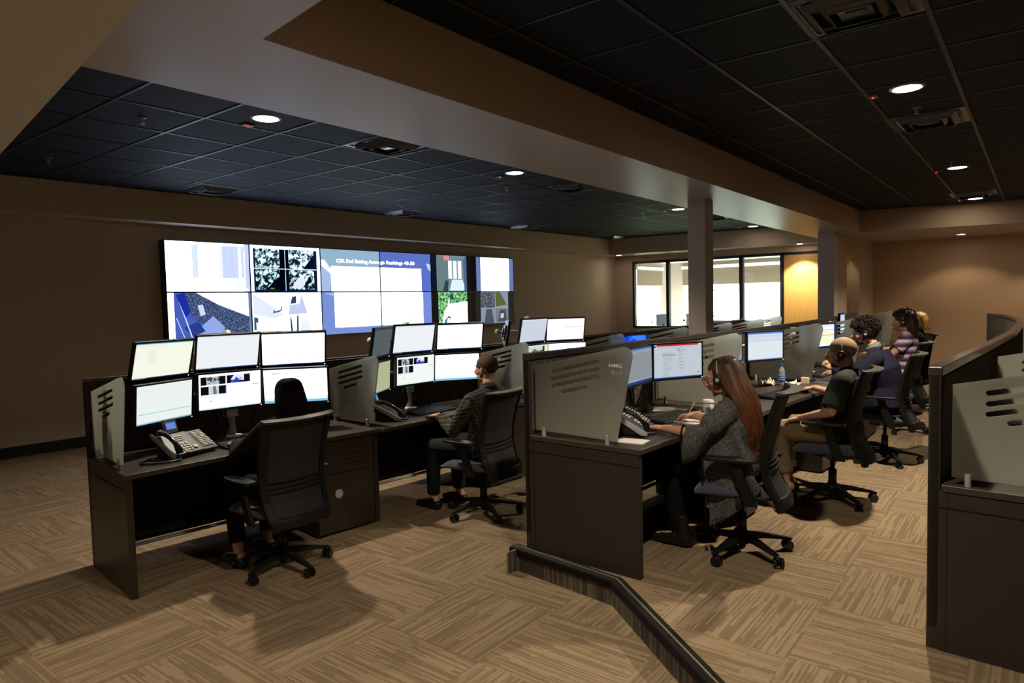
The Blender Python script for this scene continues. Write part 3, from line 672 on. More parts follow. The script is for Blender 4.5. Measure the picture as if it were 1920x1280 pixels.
def d20(u, r):
    u.r(0, 0, 1, 1, (120, 158, 196), VST); u.r(0, .6, 1, 1, (150, 182, 206), VST); u.p([(0, .74), (.10, .74), (.18, .48), (.14, 0), (0, 0)], (168, 192, 234), VST); u.p([(0, .74), (.06, .74), (.17, .50), (.17, .40), (.0, .62)], (238, 244, 255), 1.3)
    u.r(.16, 0, 1, .60, (232, 242, 255), 1.75); names_on(u, (.52, .38, .24, .09), .20, ('Keith Arrington', 'Kevin Andrews', 'Kaitlyn Johnson', 'Alaina Adamson'))
    u.t('CSR Eval Batting Avera', .25, .69, .105, (250, 252, 255), 1.9, offset=.0018, fit=.745)
def d30(u, r):
    u.r(0, 0, 1, 1, (92, 116, 200), VST); u.p([(0, .0), (0, .60), (.80, .60), (.80, 0)], (232, 242, 255), 1.75); u.p([(.90, .75), (1, .72), (1, .52), (.94, .60)], (180, 196, 240), 1.2)
    names_on(u, (.52, .38, .24, .09), .03, ('Kendall Rogers', 'Sabrina Leon', 'Sawyer Wiesling', 'Kris Jones'), .60)
    u.t('ge Rankings 40-50', .005, .69, .105, (250, 252, 255), 1.9, offset=.0018, fit=.66)
def d21(u, r):
    u.r(0, 0, 1, 1, (122, 146, 214), VST); u.r(.20, .16, 1, 1, (232, 242, 255), 1.75); names_on(u, (.90, .74, .58, .42, .27, .19), .22, ('Amber Bryant', 'Megan Merrick', 'Kathryn Howard', 'Hillary Johnston', 'Charlie Best', 'Matthew Tong'), .80); u.p([(0, 1), (.2, 1), (.2, .9)], (150, 172, 226), 1.2)
def d31(u, r):
    u.r(0, 0, 1, 1, (120, 142, 216), VST); u.r(0, .16, .82, 1, (232, 242, 255), 1.75); names_on(u, (.90, .74, .58, .42, .27, .19), .03, ('Maurice Nelson', 'Alexandra Fulbright', 'Lloyd Rose', 'Kyle Lunn', 'Tyler Thompson', 'Mayra Service'), .60)
def d01(u, r):
    u.r(0, 0, 1, 1, (64, 92, 190), 1.0); u.r(0, 0, .075, 1, (204, 226, 255), 3.80); u.p([(.09, 1), (.2, 1), (.24, .52), (.40, .30), (.62, .0), (.09, 0)], (70, 96, 190), 1.0)
    u.pic([(.16, 1), (.98, 1), (.98, .05), (.60, .04), (.40, .35), (.22, .62)], LAWN)
    u.pic([(.32, 1), (.98, 1), (.98, .48), (.60, .74)], ROCKS); 
    u.p([(.36, .30), (.52, .52), (.66, .28), (.58, .04), (.3, .0)], (140, 164, 226), 1.1); u.p([(.18, .32), (.34, .42), (.42, .22), (.26, .12)], (44, 64, 150), .9); u.p([(.34, .74), (.40, .76), (.43, .56), (.37, .52)], (196, 212, 250), 1.1)
    u.many([[(.105, .95), (.12, .95), (.28, .05), (.265, .05)], [(.09, .5), (.1, .5), (.2, .02), (.19, .02)]], (190, 206, 250), 1.2); u.p([(.1, .95), (.2, 1), (.26, .62), (.2, .5)], (30, 50, 170), .9)
    u.r(.965, 0, 1, 1, (120, 134, 180), .9)
def d11(u, r):
    u.r(0, 0, 1, 1, (204, 226, 255), 3.42); u.p([(.02, .96), (.10, .9), (.44, .5), (.30, .42), (.02, .54)], (214, 220, 240), 1.2); u.p([(.30, .62), (.42, .70), (.40, .58), (.28, .54)], (70, 92, 130), .9); u.p([(.31, .64), (.40, .69), (.39, .61), (.31, .58)], (226, 234, 248), 1.2)
    u.p([(.52, .72), (.66, .74), (.70, .94), (.78, .52), (.50, .5)], (190, 200, 232), 1.1); u.p([(.53, .74), (.62, .75), (.62, .92), (.56, .9)], (60, 70, 110), .9); u.p([(.60, .0), (.62, .48), (.645, .48), (.64, 0)], (60, 80, 150), .9); u.p([(.56, 0), (.54, .45), (.52, .45), (.53, 0)], (20, 30, 70), .9)
    u.p([(.02, .18), (.08, .2), (.08, .45), (.02, .48)], (60, 90, 130), .9); u.p([(.66, .05), (.70, .36), (.80, .36), (.84, .05)], (210, 220, 246), 1.3); u.many([[(.05+.06*i, .36-.03*i), (.10+.06*i, .33-.03*i), (.10+.06*i, .05), (.05+.06*i, .05)] for i in range(6)], (226, 230, 244), 1.4)
    u.r(0, .485, .98, .50, (170, 230, 240), 1.4); u.r(.485, 0, .495, 1, (200, 240, 246), 1.4)
def d40(u, r):
    u.r(0, 0, 1, 1, (24, 34, 60), .55); u.r(.12, 0, .80, 1, (120, 150, 160), .9); u.p([(.12, .0), (.12, .98), (.36, .9), (.36, .06)], (116, 140, 140), .85); u.many([[(.38+.11*i, .35), (.46+.11*i, .35), (.46+.11*i, .85), (.38+.11*i, .85)] for i in range(3)], (240, 248, 255), 1.4)
    u.p([(.40, .02), (.46, .33), (.70, .33), (.78, .02)], (206, 226, 244), 1.2); u.p([(.74, .0), (.72, .9), (.80, 1), (.80, 0)], (90, 116, 150), .8); u.p([(.25, .0), (.30, .3), (.38, .3), (.36, 0)], (60, 84, 96), .7); u.r(.28, .86, .40, 1, (240, 150, 150), .9); u.r(.82, 0, .90, 1, (30, 34, 44), .5); u.r(.90, 0, 1, 1, (34, 28, 24), .4)
def d50(u, r):
    u.r(0, 0, 1, 1, (112, 132, 190), .9); u.r(0, 0, .03, 1, (30, 30, 40), .5); u.r(.14, .0, .88, 1, (204, 226, 255), 2.85); u.pic(rc(.16, .86, .15, .96), WASH); u.many(blobs(r, 10, .22, .8, .35, .8, .01, .022), (240, 216, 186), 1.2)
def d41(u, r):
    u.r(0, 0, 1, 1, (44, 40, 38), .4); u.r(.14, 0, .80, 1, (204, 226, 255), 3.04); u.pic([(.14, .0), (.14, 1), (.40, 1), (.34, .6), (.26, .45), (.22, 0)], GREENS); u.pic([(.38, .66), (.38, 1), (.80, 1), (.80, .72)], GREENS); u.r(.40, .78, .48, .92, (30, 90, 70), .9)
    u.p([(.24, .05), (.34, .05), (.42, .28), (.36, .34), (.28, .22)], (40, 110, 190), .9); u.p([(.30, .10), (.36, .08), (.40, .25), (.34, .28)], (230, 244, 255), 1.2); u.many(blobs(r, 8, .5, .78, .3, .64, .01, .02), (250, 190, 150), 1.1); u.r(.80, 0, .90, 1, (52, 44, 36), .45)
def d51(u, r):
    u.r(0, 0, 1, 1, (62, 60, 54), .45); u.r(.12, .05, .84, 1, (120, 140, 160), .75); u.r(.12, .52, .48, 1, (96, 104, 116), .7); u.p([(.50, .52), (.64, 1), (.84, 1), (.84, .52)], (150, 170, 190), .8); u.p([(.50, .55), (.50, 1), (.62, 1), (.80, .6)], (110, 120, 70), .7); u.pic(rc(.12, .48, .52, 1), CARS); u.r(.12, .05, .48, .50, (150, 164, 190), .8); u.p([(.2, .05), (.26, .48), (.40, .48), (.46, .05)], (90, 100, 116), .7)
    u.r(.50, .05, .84, .50, (134, 144, 156), .75); u.p([(.56, .1), (.62, .45), (.76, .45), (.80, .1)], (90, 96, 104), .7); u.many([[(.62, .2), (.70, .2), (.72, .34), (.64, .34)]], (220, 226, 232), .9); u.r(.12, .505, .84, .515, (210, 220, 230), .8); u.r(.488, .05, .495, 1, (210, 220, 230), .8)
DN = [['washed out white doorway camera picture', 'four dark tree camera pictures in a grid', 'left half of the blue ranking slide title', 'right half of the blue ranking slide title', 'grey entrance door camera picture', 'pale waiting room camera picture'], ['blue lawn and bollard camera picture', 'white hallway camera pictures', 'left half of the lower name list', 'right half of the lower name list', 'green trees and parking camera picture', 'dim grid of four parking camera pictures']]
FN = [[d00, d10, d20, d30, d40, d50], [d01, d11, d21, d31, d41, d51]]
for rw in (0, 1):
    for c in range(6): display(c, rw, 'video wall display showing %s, %s row' % (DN[rw][c], ('top', 'bottom')[rw]), FN[rw][c])
# steel cleat rail that carries the displays
mb = MB()
for w_ in (.2, .55, .95, 1.25):
    a = V3(.1, w_, -.16); b = V3(7.2, w_, -.16); c = V3(7.2, w_, -.168); d = V3(.1, w_, -.168)
    mb.add([(*a.xy, a.z), (*b.xy, b.z), (*c.xy, c.z), (*d.xy, d.z), (*a.xy, a.z+.05), (*b.xy, b.z+.05), (*c.xy, c.z+.05), (*d.xy, d.z+.05)], [(0, 3, 2, 1), (4, 5, 6, 7), (0, 1, 5, 4), (2, 3, 7, 6), (0, 4, 7, 3), (1, 2, 6, 5)])
o = mb.build('mounting_rail', BLACKM); tag(o, 'black mounting rails between the wall and the video wall displays', 'mounting rail')
# ---------------------------------------------------------------- workstation rows
LROW = [(1.80, 5.075), (3.62, 4.875), (5.40, 4.735), (7.20, 4.66), (9.00, 4.64), (10.80, 4.67), (12.60, 4.75), (14.2, 4.89)]
MROW = [(3.43, 2.555), (5.06, 2.49), (6.92, 2.375), (8.75, 2.355), (10.55, 2.425), (12.30, 2.555), (13.95, 2.695)]
RROW = [(3.47, .340), (5.1, .245), (6.9, .155), (8.7, .14), (10.4, .20), (11.6, .34), (12.6, .60)]
WS = {'L': (LROW, 0.0, .76, 1.287, .80), 'M': (MROW, ZF, .89, 1.408, .88), 'R': (RROW, ZF, .89, 1.408, .80)}
CAPG = mat('glossy_cap_laminate', (.045, .038, .032), .16, noise=(9, .35), spec=.6)
def seg(row, i):
    P, z0, zd, zt, dep = WS[row]; a, b = Vector(P[i]), Vector(P[i+1]); d = (b-a); L = d.length; ang = math.atan2(d.y, d.x); return a, ang, L
def partition(row, i, label, shape=None):
    P, z0, zd, zt, dep = WS[row]; a, ang, L = seg(row, i)
    t = thing('partition_panel', label, 'partition', (a.x, a.y, z0), ang, group='low partitions behind the desks')
    h = zt-z0; lam = LAMB if row == 'L' else LAM
    mb = MB(); mb.bb(0, L, 0, .036, .10, h-.02); mb.bb(0, .03, -.004, .042, 0, h-.02) if i == 0 else None
    mb.build('panel_core', lam, t)
    mb = MB(); mb.bb(.02, L-.004, -.008, 0, zd-z0+.02, h-(.02 if row == 'L' else .05)); mb.bb(.02, L-.004, .036, .040, .3, h-.05); mb.build('tackboard', TACK, t)
    mb = MB(); mb.bb(-.002, L+.001, -.010, .046, h-(.014 if row == 'L' else .042), h) ; mb.build('top_cap', CAPG if row == 'R' else lam, t, bevel=.006)
    if row != 'R':
        mb = MB(); mb.tube([(.03, -.02, .085), (L-.03, -.02, .085)], .014, 10); mb.tube([(L*.5-.02, -.02, .085), (L*.5+.02, -.02, .085)], .02, 10); mb.build('foot_rail', ALU, t)  # aluminium bar drawing the pale line along the panel foot
    return t
def frontdepth(row, i):   # worktop depth at the two ends of the segment
    if row == 'L': return [(.815, .76), (.79, .78), (.78, .78), (.78, .78), (.78, .78), (.78, .78), (.78, .78)][i]
    if row == 'M': return [(.80, .90), (.90, .93), (.93, .92), (.90, .90), (.88, .88), (.88, .8)][i]
    return (.80, .80)
def desk(row, i, label, end=False, cab=True):
    P, z0, zd, zt, dep = WS[row]; a, ang, L = seg(row, i); h = zd-z0; top = TOPM; lam = LAMB if row == 'L' else LAM
    t = thing('desk', label, 'desk', (a.x, a.y, z0), ang, group='desks along the partitions')
    d0, d1 = frontdepth(row, i)
    n = 12; fr = [(L*k/n, -(d0+(d1-d0)*k/n)+.04*math.sin(math.pi*k/n)*(1 if row == 'L' else .6)) for k in range(n+1)]
    e = -.012 if end else .0
    fr[0] = (e, fr[0][1])
    poly = [(e, -.010), (L-.002, -.010)]+fr[::-1]
    if end == 'R': poly = [(e, -.010), (L, -.010), (L, -.8), (e, -.8)]
    mb = MB(); mb.prism(poly, 'z', h-.032, h); mb.build('worktop', top, t, bevel=.004)
    if end:
        dd = d0-.008; mb = MB(); mb.bb(-.008, .03, -dd, -.002, 0, h-.034); mb.build('end_panel', lam, t, bevel=.003)
        mb = MB(); mb.bb(-.012, -.008, -dd+.0, -.0, h-.10, h-.098); mb.bb(-.010, -.008, -.035, -.033, 0, h); mb.build('seam_line', INNER, t)
    mb = MB(); mb.bb(L-.02, L+.02, -d1+.06, -.02, 0, h-.034); mb.build('support_panel', lam, t, bevel=.002)
    mb = MB(); mb.bb(.035, L-.03, -.045, -.030, .14, h-.034); mb.build('modesty_panel', INNER, t)
    return t
def cabinet(row, i, x1, label, w=.52, depth=.55):
    """pedestal hung under the right end of desk i, front flush with the worktop edge"""
    P, z0, zd, zt, dep = WS[row]; a, ang, L = seg(row, i); h = zd-z0-.036; d1 = frontdepth(row, i)[1]
    R = Matrix.Rotation(ang, 3, 'Z'); o = a.to_3d()+R @ Vector((L-x1-w/2, -d1+.035, 0))
    t = thing('pedestal_cabinet', label, 'cabinet', (o.x, o.y, z0), ang, group='pedestal cabinets under the desks')
    lam = LAMB if row == 'L' else LAM
    mb = MB(); mb.bb(-w/2, w/2, .02, depth, .015, h); mb.build('body', lam, t)
    mb = MB(); mb.bb(-w/2+.003, w/2-.003, 0, .019, .47, h-.004); dr = mb.build('drawer', lam, t, bevel=.002)
    mb = MB()
    for k in range(3): mb.bb(-.02, .14, -.0015, .001, .60-.035*k-.005, .60-.035*k+.005)
    mb.build('vent_slot', INNER, dr)
    mb = MB(); mb.cyl((-.1, 0, .63), .008, .0, 10) if 0 else mb.ell((-.11, -.001, .635), (.007, .004, .007), n=10); mb.build('lock', BLACKM, dr)
    mb = MB(); mb.bb(-w/2+.003, w/2-.003, 0, .019, .022, .465); do = mb.build('door', lam, t, bevel=.002)
    R2 = Matrix.Rotation(math.pi/2, 4, 'X')
    mb = MB(); mb.lathe([(0, .0), (.034, .0), (.036, .003), (.030, .006), (.018, .004), (.016, .002), (0, .002)], 24, M=Matrix.Translation((-.07, 0, .31)) @ R2); mb.build('cam_lock_ring', ALU, do)
    return t
# frosted divider plates
def arc(cx, cy, r, a0, a1, n): return [(cx+r*math.cos(math.radians(a0+(a1-a0)*k/n)), cy+r*math.sin(math.radians(a0+(a1-a0)*k/n))) for k in range(n+1)]
def slot(x0, y0, x1, y1, r=.0115):
    a = math.degrees(math.atan2(y1-y0, x1-x0)); return arc(x1, y1, r, a-90, a+90, 6)+arc(x0, y0, r, a+90, a+270, 6)
RIM = [(0, .035), (.590, .025), (.700, .515)]+arc(.645, .522, .055, -8, 102, 8)+[(0, .442)]
SLOTS = [slot(.130, .412, .472, .488), slot(.130, .366, .472, .444), slot(.130, .322, .472, .400), slot(.205, .290, .388, .333)]
DV = curve_mesh([RIM]+SLOTS, .010)
LOGOM = mat('etched_logo', (.80, .82, .80), .6)
def divider(row, i, label, off=0, logo=False, base=None):
    P, z0, zd, zt, dep = WS[row]
    a = Vector(P[i]); j = min(i, len(P)-2); _, ang, L = seg(row, j); R = Matrix.Rotation(ang, 3, 'Z')
    o = a.to_3d()+R @ Vector((off, -.045, 0))
    t = thing('privacy_divider', label, 'divider', (o.x, o.y, zd), ang, group='frosted slotted dividers between workstations')
    # plate local: x across (thickness), -y towards the user, z up
    Mx = Matrix(((0, 0, 1, 0), (-1, 0, 0, 0), (0, 1, 0, 0), (0, 0, 0, 1)))
    mb = MB(); mb.add(DV[0], DV[1], Mx); pl = mb.build('frosted_plate', FROST, t)
    for dy in (.06, .525):
        mb = MB(); mb.cyl((0, -dy, -.001), .013, .058, 14); mb.build('clamp_post', ALU, t, bevel=.001)
    if logo:
        Ml = Mx @ Matrix.Translation((.555, .455, -.0056)) @ Matrix.Scale(-1, 4, (0, 0, 1))
        vs, fs = text_mesh('NMC', .028, 0, 'LEFT', 1.1, 0, .0006)
        mb = MB(); mb.add([(v[0]*1.35, v[1], 0) for v in vs], fs, Mx @ Matrix.Translation((.548, .458, -.0058)), 0)
        for k in range(11):
            a0 = math.radians(205+13*k); rr = .034
            c = Vector((.600+rr*math.cos(a0), .448+rr*math.sin(a0)*.9)); u = Vector((math.cos(a0), math.sin(a0)))*(.006 if k < 4 else .0035); w = Vector((-u.y, u.x)).normalized()*.0012
            mb.add([(*(c-u-w), 0), (*(c+u-w), 0), (*(c+u+w), 0), (*(c-u+w), 0)], [(0, 1, 2, 3)], Mx @ Matrix.Translation((0, 0, -.0058)))
        mb.build('etched_logo', LOGOM, pl, weld=False)
    return t
ordn = ['first', 'second', 'third', 'fourth', 'fifth', 'sixth', 'seventh']
for i in range(7): partition('L', i, 'low dark partition behind the %s desk of the row facing the video wall' % ordn[i])
for i in range(6): partition('M', i, 'low speckled partition behind the %s desk of the middle row' % ordn[i])
for i in range(6): partition('R', i, 'low partition with glossy cap behind the %s desk at the right edge' % ordn[i])
for i in range(7): desk('L', i, 'dark brown topped desk, %s from the left in the row facing the video wall' % ordn[i], end=(i == 0))
for i in range(6): desk('M', i, 'dark grey desk, %s from the camera in the middle row' % ordn[i], end=(i == 0))
for i in range(4): desk('R', i, 'dark grey desk, %s from the camera in the row at the right edge' % ordn[i], end=(i == 0))
cabinet('L', 0, .04, 'brown cabinet with vent slots and round lock, between the first two video wall desks', w=.50)
cabinet('L', 1, .05, 'brown cabinet under the second video wall desk behind the plaid shirt man', w=.50)
cabinet('L', 2, .05, 'brown cabinet under the third video wall desk')
cabinet('M', 0, .03, 'dark cabinet under the first middle row desk', w=.38)
cabinet('M', 1, .05, 'dark cabinet under the second middle row desk by the khaki trousers', w=.42)
cabinet('M', 2, .05, 'dark cabinet under the third middle row desk')
divl = ['at the left end of the row facing the video wall', 'between the black haired woman and the plaid shirt man', 'just behind the head of the plaid shirt man', 'behind the third group of monitors, beside the blue screens', 'right of the blue screens, left of the near column', 'immediately right of the near column', 'second to the right of the near column', 'farthest right, before the honey wood panel']
for i in range(8): divider('L', i, 'frosted slotted divider '+divl[i], off=.03 if i == 0 else 0)
divm = ['with NMC lettering, on the nearest end of the middle row', 'behind the woman with long auburn hair', 'between the water bottle and the bald man', 'behind the curly haired man', 'in front of the woman in the striped top', 'at the far part of the middle row']
for i in range(6): divider('M', i, 'frosted slotted divider '+divm[i], off=.015 if i == 0 else 0, logo=(i == 0))
divider('R', 0, 'large looking frosted slotted divider at the right edge of the picture', off=.02); divider('R', 1, 'frosted divider behind the first one at the right edge')
# ---------------------------------------------------------------- monitors
FRM = mat('monitor_bezel', (.012, .012, .013), .35, spec=.5)
LEDW = emit((230, 240, 255), 3.0)
def lines(r, x0, x1, ys, h=.008): return [[(x0, y), (x0+(x1-x0)*r.uniform(.4, 1), y), (x0+(x1-x0)*r.uniform(.4, 1), y+h), (x0, y+h)] for y in ys]
def rects(L, h): return [[(a, y), (b, y), (b, y+h), (a, y+h)] for a, b, y in L]
def taskbar(u, r, c=(20, 60, 120), st=.8):
    u.r(0, 0, 1, .032, c, st); u.many(rects([(.01+.03*k, .026+.03*k, .008) for k in range(8)], .016), (230, 235, 240), .9)
def ui_mail(u, r, c=(246, 248, 232), st=1.0):
    u.r(0, 0, 1, 1, c, st); u.r(0, .965, 1, 1, (110, 200, 226), st*.9); u.many(rects([(.02+.05*k, .05+.05*k, .90) for k in range(12)], .012), (206, 210, 200), st); u.many(lines(r, .22, .42, [.45+.035*k for k in range(10)]), (206, 208, 200), st); u.many(lines(r, .03, .12, [.5+.06*k for k in range(5)]), (216, 218, 210), st); taskbar(u, r, (26, 60, 100))
def ui_plain(u, r, c=(238, 242, 246), st=1.0):
    u.r(0, 0, 1, 1, c, st); u.r(0, .955, 1, 1, (222, 232, 242), st); u.many(rects([(.05+.12*k, .13+.12*k, .93) for k in range(6)], .01), (214, 220, 226), st); taskbar(u, r)
def ui_red(u, r, st=1.35):
    u.r(0, 0, 1, 1, (250, 250, 255), 1.8); u.r(0, .96, 1, 1, (232, 238, 246), st); u.many(rects([(.5, .97, .33)], .012), (252, 190, 190), st); u.many(rects([(.50+.09*k, .57+.09*k, .33) for k in range(5)], .016), (240, 120, 120), 1.1); taskbar(u, r)
def ui_blueline(u, r, c=(236, 242, 240), st=1.0):
    u.r(0, 0, 1, 1, c, st); u.many(lines(r, .02, .4, [.90, .86]), (214, 220, 220), st); u.r(.02, .255, .98, .275, (150, 214, 226), st*.95); u.r(0, 0, 1, .035, (130, 190, 220), st*.9); u.many(rects([(.02+.03*k, .036+.03*k, .012) for k in range(6)], .014), (236, 240, 240), .9)
def ui_cams(u, r, st=1.25, bg=(252, 253, 255)):
    u.r(0, 0, 1, 1, bg, st)
    for x0, x1, y0, y1 in ((.03, .42, .70, .93), (.44, .82, .70, .93), (.03, .42, .42, .66)):
        u.r(x0, y0, x1, y1, (14, 13, 16)); w = x1-x0
    u.r(.12, .70, .32, .93, (190, 196, 206), 1.0); u.many(blobs(r, 26, .13, .32, .71, .92, .008, .03), (70, 74, 84), .8); u.r(.50, .70, .72, .93, (34, 40, 110), .9); u.p([(.50, .80), (.56, .93), (.72, .93), (.72, .76)], (226, 230, 250), 1.1); u.many(blobs(r, 20, .50, .70, .71, .84, .006, .02), (110, 120, 190), .9); u.p([(.52, .70), (.60, .88), (.64, .70)], (50, 60, 200), 1)
    u.r(.15, .42, .31, .66, (206, 212, 220), 1.0); u.p([(.22, .42), (.22, .66), (.26, .66), (.28, .42)], (120, 124, 130), .9); u.r(.42, .42, .43, .66, (60, 70, 220), 1.2); u.r(.86, .60, .97, .63, (130, 210, 226), 1.1); u.r(.16, .22, .21, .245, (120, 214, 170), 1.0); u.r(.03, .36, .42, .375, (170, 220, 236), 1.1); u.r(0, 0, 1, .03, (190, 220, 240), 1.1)
def ui_form(u, r, st=1.35):
    u.r(0, 0, 1, 1, (240, 248, 255), 1.9); u.r(.14, .86, .26, .90, (160, 206, 230), 1.1); u.r(.5, .76, .62, .79, (176, 214, 232), 1.1); u.many(lines(r, .1, .6, [.5, .46]), (224, 230, 236), st); u.r(0, .0, 1, .17, (206, 226, 242), st); u.r(0, 0, 1, .07, (130, 184, 224), 1.1); u.r(.72, .09, .95, .13, (236, 242, 248), st)
def ui_dark(u, r):
    u.r(0, 0, 1, 1, (96, 106, 108), .8); u.many(lines(r, .1, .9, [.1+.08*k for k in range(10)], .01), (84, 94, 96), .8); u.r(0, .96, 1, 1, (70, 80, 84), .8); u.r(0, 0, 1, .06, (30, 40, 44), .6)
def ui_olive(u, r):
    u.r(0, 0, 1, 1, (196, 200, 160), .82); u.r(.0, .40, .12, .44, (120, 200, 180), .8); u.many(lines(r, .2, .8, [.3+.1*k for k in range(4)]), (186, 190, 152), .82); u.r(0, .97, 1, 1, (176, 182, 150), .8); u.r(0, 0, 1, .03, (120, 170, 180), .8)
def ui_land(u, r):
    u.r(0, 0, 1, 1, (238, 232, 208), 1.05); u.r(.0, .0, .02, 1, (80, 70, 60), .8); u.r(.06, .38, .14, .95, (60, 52, 40), .7); u.r(.78, .38, .86, .95, (70, 60, 44), .7); u.r(.14, .38, .78, .95, (200, 214, 212), 1.0); u.p([(.14, .38), (.14, .8), (.3, .7), (.45, .86), (.6, .74), (.78, .8), (.78, .38)], (110, 126, 100), .8); u.many(blobs(r, 30, .15, .77, .42, .7, .01, .03), (80, 96, 76), .7); u.r(.06, .2, .8, .24, (190, 190, 180), 1)
def ui_blue_side(u, r):
    u.r(0, 0, 1, 1, (60, 84, 150), .8); u.r(.30, .05, 1, .9, (170, 184, 204), .85); u.many(lines(r, .35, .9, [.12+.07*k for k in range(10)], .01), (120, 136, 170), .8)
def ui_orange(u, r):
    u.r(0, 0, 1, 1, (255, 252, 248), 1.35); u.r(0, .95, 1, 1, (236, 236, 240), 1.3); u.many([[(.46, .60), (.97, .60), (.97, .63), (.46, .63)]], (246, 170, 120), 1.2); u.r(.46, .30, .97, .55, (255, 250, 228), 1.35); u.many(lines(r, .18, .24, [.3+.08*k for k in range(7)], .01), (220, 220, 224), 1.3); u.r(.15, .1, .16, .92, (226, 226, 232), 1.3); taskbar(u, r)
def ui_crm(u, r, st=.86):
    u.r(0, 0, 1, 1, (206, 216, 226), st); u.r(0, .945, 1, 1, (216, 222, 228), st); u.r(.06, .95, .93, 1, (206, 44, 44), .9); u.r(0, .93, .05, .97, (30, 70, 190), .9); u.many(rects([(.08+.06*k, .12+.06*k, .90) for k in range(13)], .012), (170, 178, 186), st); u.r(.16, 0, .162, .88, (176, 184, 192), st); u.r(.45, 0, .452, .88, (176, 184, 192), st)
    u.r(.17, .66, .44, .71, (172, 180, 186), st); u.many(lines(r, .18, .40, [.04+.042*k for k in range(18)], .009), (150, 160, 170), st); u.many(lines(r, .50, .68, [.78-.1*k for k in range(6)], .009), (140, 150, 160), st); u.many(lines(r, .50, .66, [.75-.1*k for k in range(6)], .009), (150, 158, 168), st); u.many(lines(r, .02, .12, [.5, .56, .62, .7]), (160, 170, 178), st)
    u.r(.48, .80, .53, .86, (120, 126, 134), .8); u.r(.49, .81, .52, .85, (216, 222, 228), .8); u.many(lines(r, .56, .72, [.83]), (120, 126, 134), .8); u.r(.90, .11, .95, .13, (130, 140, 150), .8); u.r(0, 0, 1, .03, (40, 90, 190), .9); u.many(rects([(.72, .73, .905), (.54, .55, .9), (.51, .52, .9), (.57, .58, .9), (.63, .64, .9)], .02), (190, 70, 70), .9)
def ui_crm2(u, r, st=.62):
    u.r(0, 0, 1, 1, (176, 184, 190), st); u.r(0, .95, 1, 1, (70, 110, 190), .8); u.r(0, .85, 1, .93, (190, 198, 206), st); u.many(rects([(.2, .34, .89), (.4, .5, .89)], .014), (150, 158, 166), st); u.r(0, .08, 1, .1, (200, 206, 210), st); u.r(0, 0, 1, .07, (44, 78, 160), .8); u.many(rects([(.02+.04*k, .05+.04*k, .085) for k in range(20)], .018), (210, 216, 220), .7)
def ui_sheet(u, r, st=.98):
    u.r(0, 0, 1, 1, (226, 234, 242), st); u.r(0, .94, 1, 1, (90, 140, 224), .95); u.r(0, .82, 1, .90, (206, 218, 234), st); u.r(0, .68, 1, .70, (180, 200, 226), st); u.r(0, .72, 1, .81, (214, 224, 238), st); u.many(lines(r, .22, .28, [.08+.07*k for k in range(8)], .01), (200, 208, 216), st); u.r(0, 0, 1, .03, (120, 150, 200), .9)
def ui_sched(u, r, st=1.1):
    u.r(0, 0, 1, 1, (244, 248, 255), st); u.r(.92, 0, 1, 1, (40, 80, 170), .9); u.r(0, .92, .92, .96, (200, 214, 236), st); u.r(0, .74, .92, .78, (190, 206, 232), st); u.r(.2, .1, .92, .72, (238, 246, 206), st); u.many(rects([(.2, .92, .15+.09*k) for k in range(6)], .004), (206, 218, 170), st); u.r(.24, .50, .92, .53, (246, 140, 90), 1.05); u.r(0, 0, 1, .03, (60, 110, 200), .9)
def ui_blue(u, r):
    u.r(0, 0, 1, 1, (24, 84, 240), 1.0); u.p([(.35, 1), (.9, 1), (.95, .4)], (60, 130, 255), 1.05); u.many([[(.35, .9), (.37, .9), (.62, .3), (.60, .3)], [(.3, .72), (.3, .74), (.46, .88), (.45, .9)]], (110, 160, 250), 1.0)
def ui_blue_docs(u, r):
    u.r(0, 0, 1, 1, (24, 78, 226), 1.0); u.r(.0, .05, .62, .80, (214, 220, 232), .95); u.r(.1, .0, .5, .7, (196, 204, 220), .95); u.many(lines(r, .14, .44, [.1+.07*k for k in range(8)]), (150, 160, 180), .9)
def monitor(x, y, z, yaw, pit, fn, label, s=1.0, seed=1, grp='flat monitors on desk arms', rol=0):
    w, h = .477*s, .268*s
    t = thing('monitor', label, 'monitor', (x, y, z), 0, group=grp); t.rotation_euler = Euler((math.radians(pit), math.radians(rol), math.radians(yaw)), 'XYZ')
    bz = .013
    mb = MB(); mb.bb(-w/2-bz, w/2+bz, .004, .028, -h/2-bz-.004, h/2+bz); mb.bb(-w*.33, w*.33, .028, .048, -h*.32, h*.32); mb.bb(-.05, .05, .048, .062, -.05, .05)
    mb.build('housing', FRM, t, bevel=.004)
    mb = MB()
    for a, b, c, d in ((-w/2-bz, w/2+bz, h/2, h/2+bz), (-w/2-bz, w/2+bz, -h/2-bz-.004, -h/2), (-w/2-bz, -w/2, -h/2, h/2), (w/2, w/2+bz, -h/2, h/2)): mb.bb(a, b, -.003, .005, c, d)
    mb.build('bezel', FRM, t, bevel=.0015)
    ui = UI(w, h); fn(ui, random.Random(seed)); ui.build(t)
    mb = MB(); mb.ell((w/2+bz*.1, -.004, -h/2-bz*.7), (.0035, .002, .003), n=8); mb.build('power_light', LEDW, t)
    return t
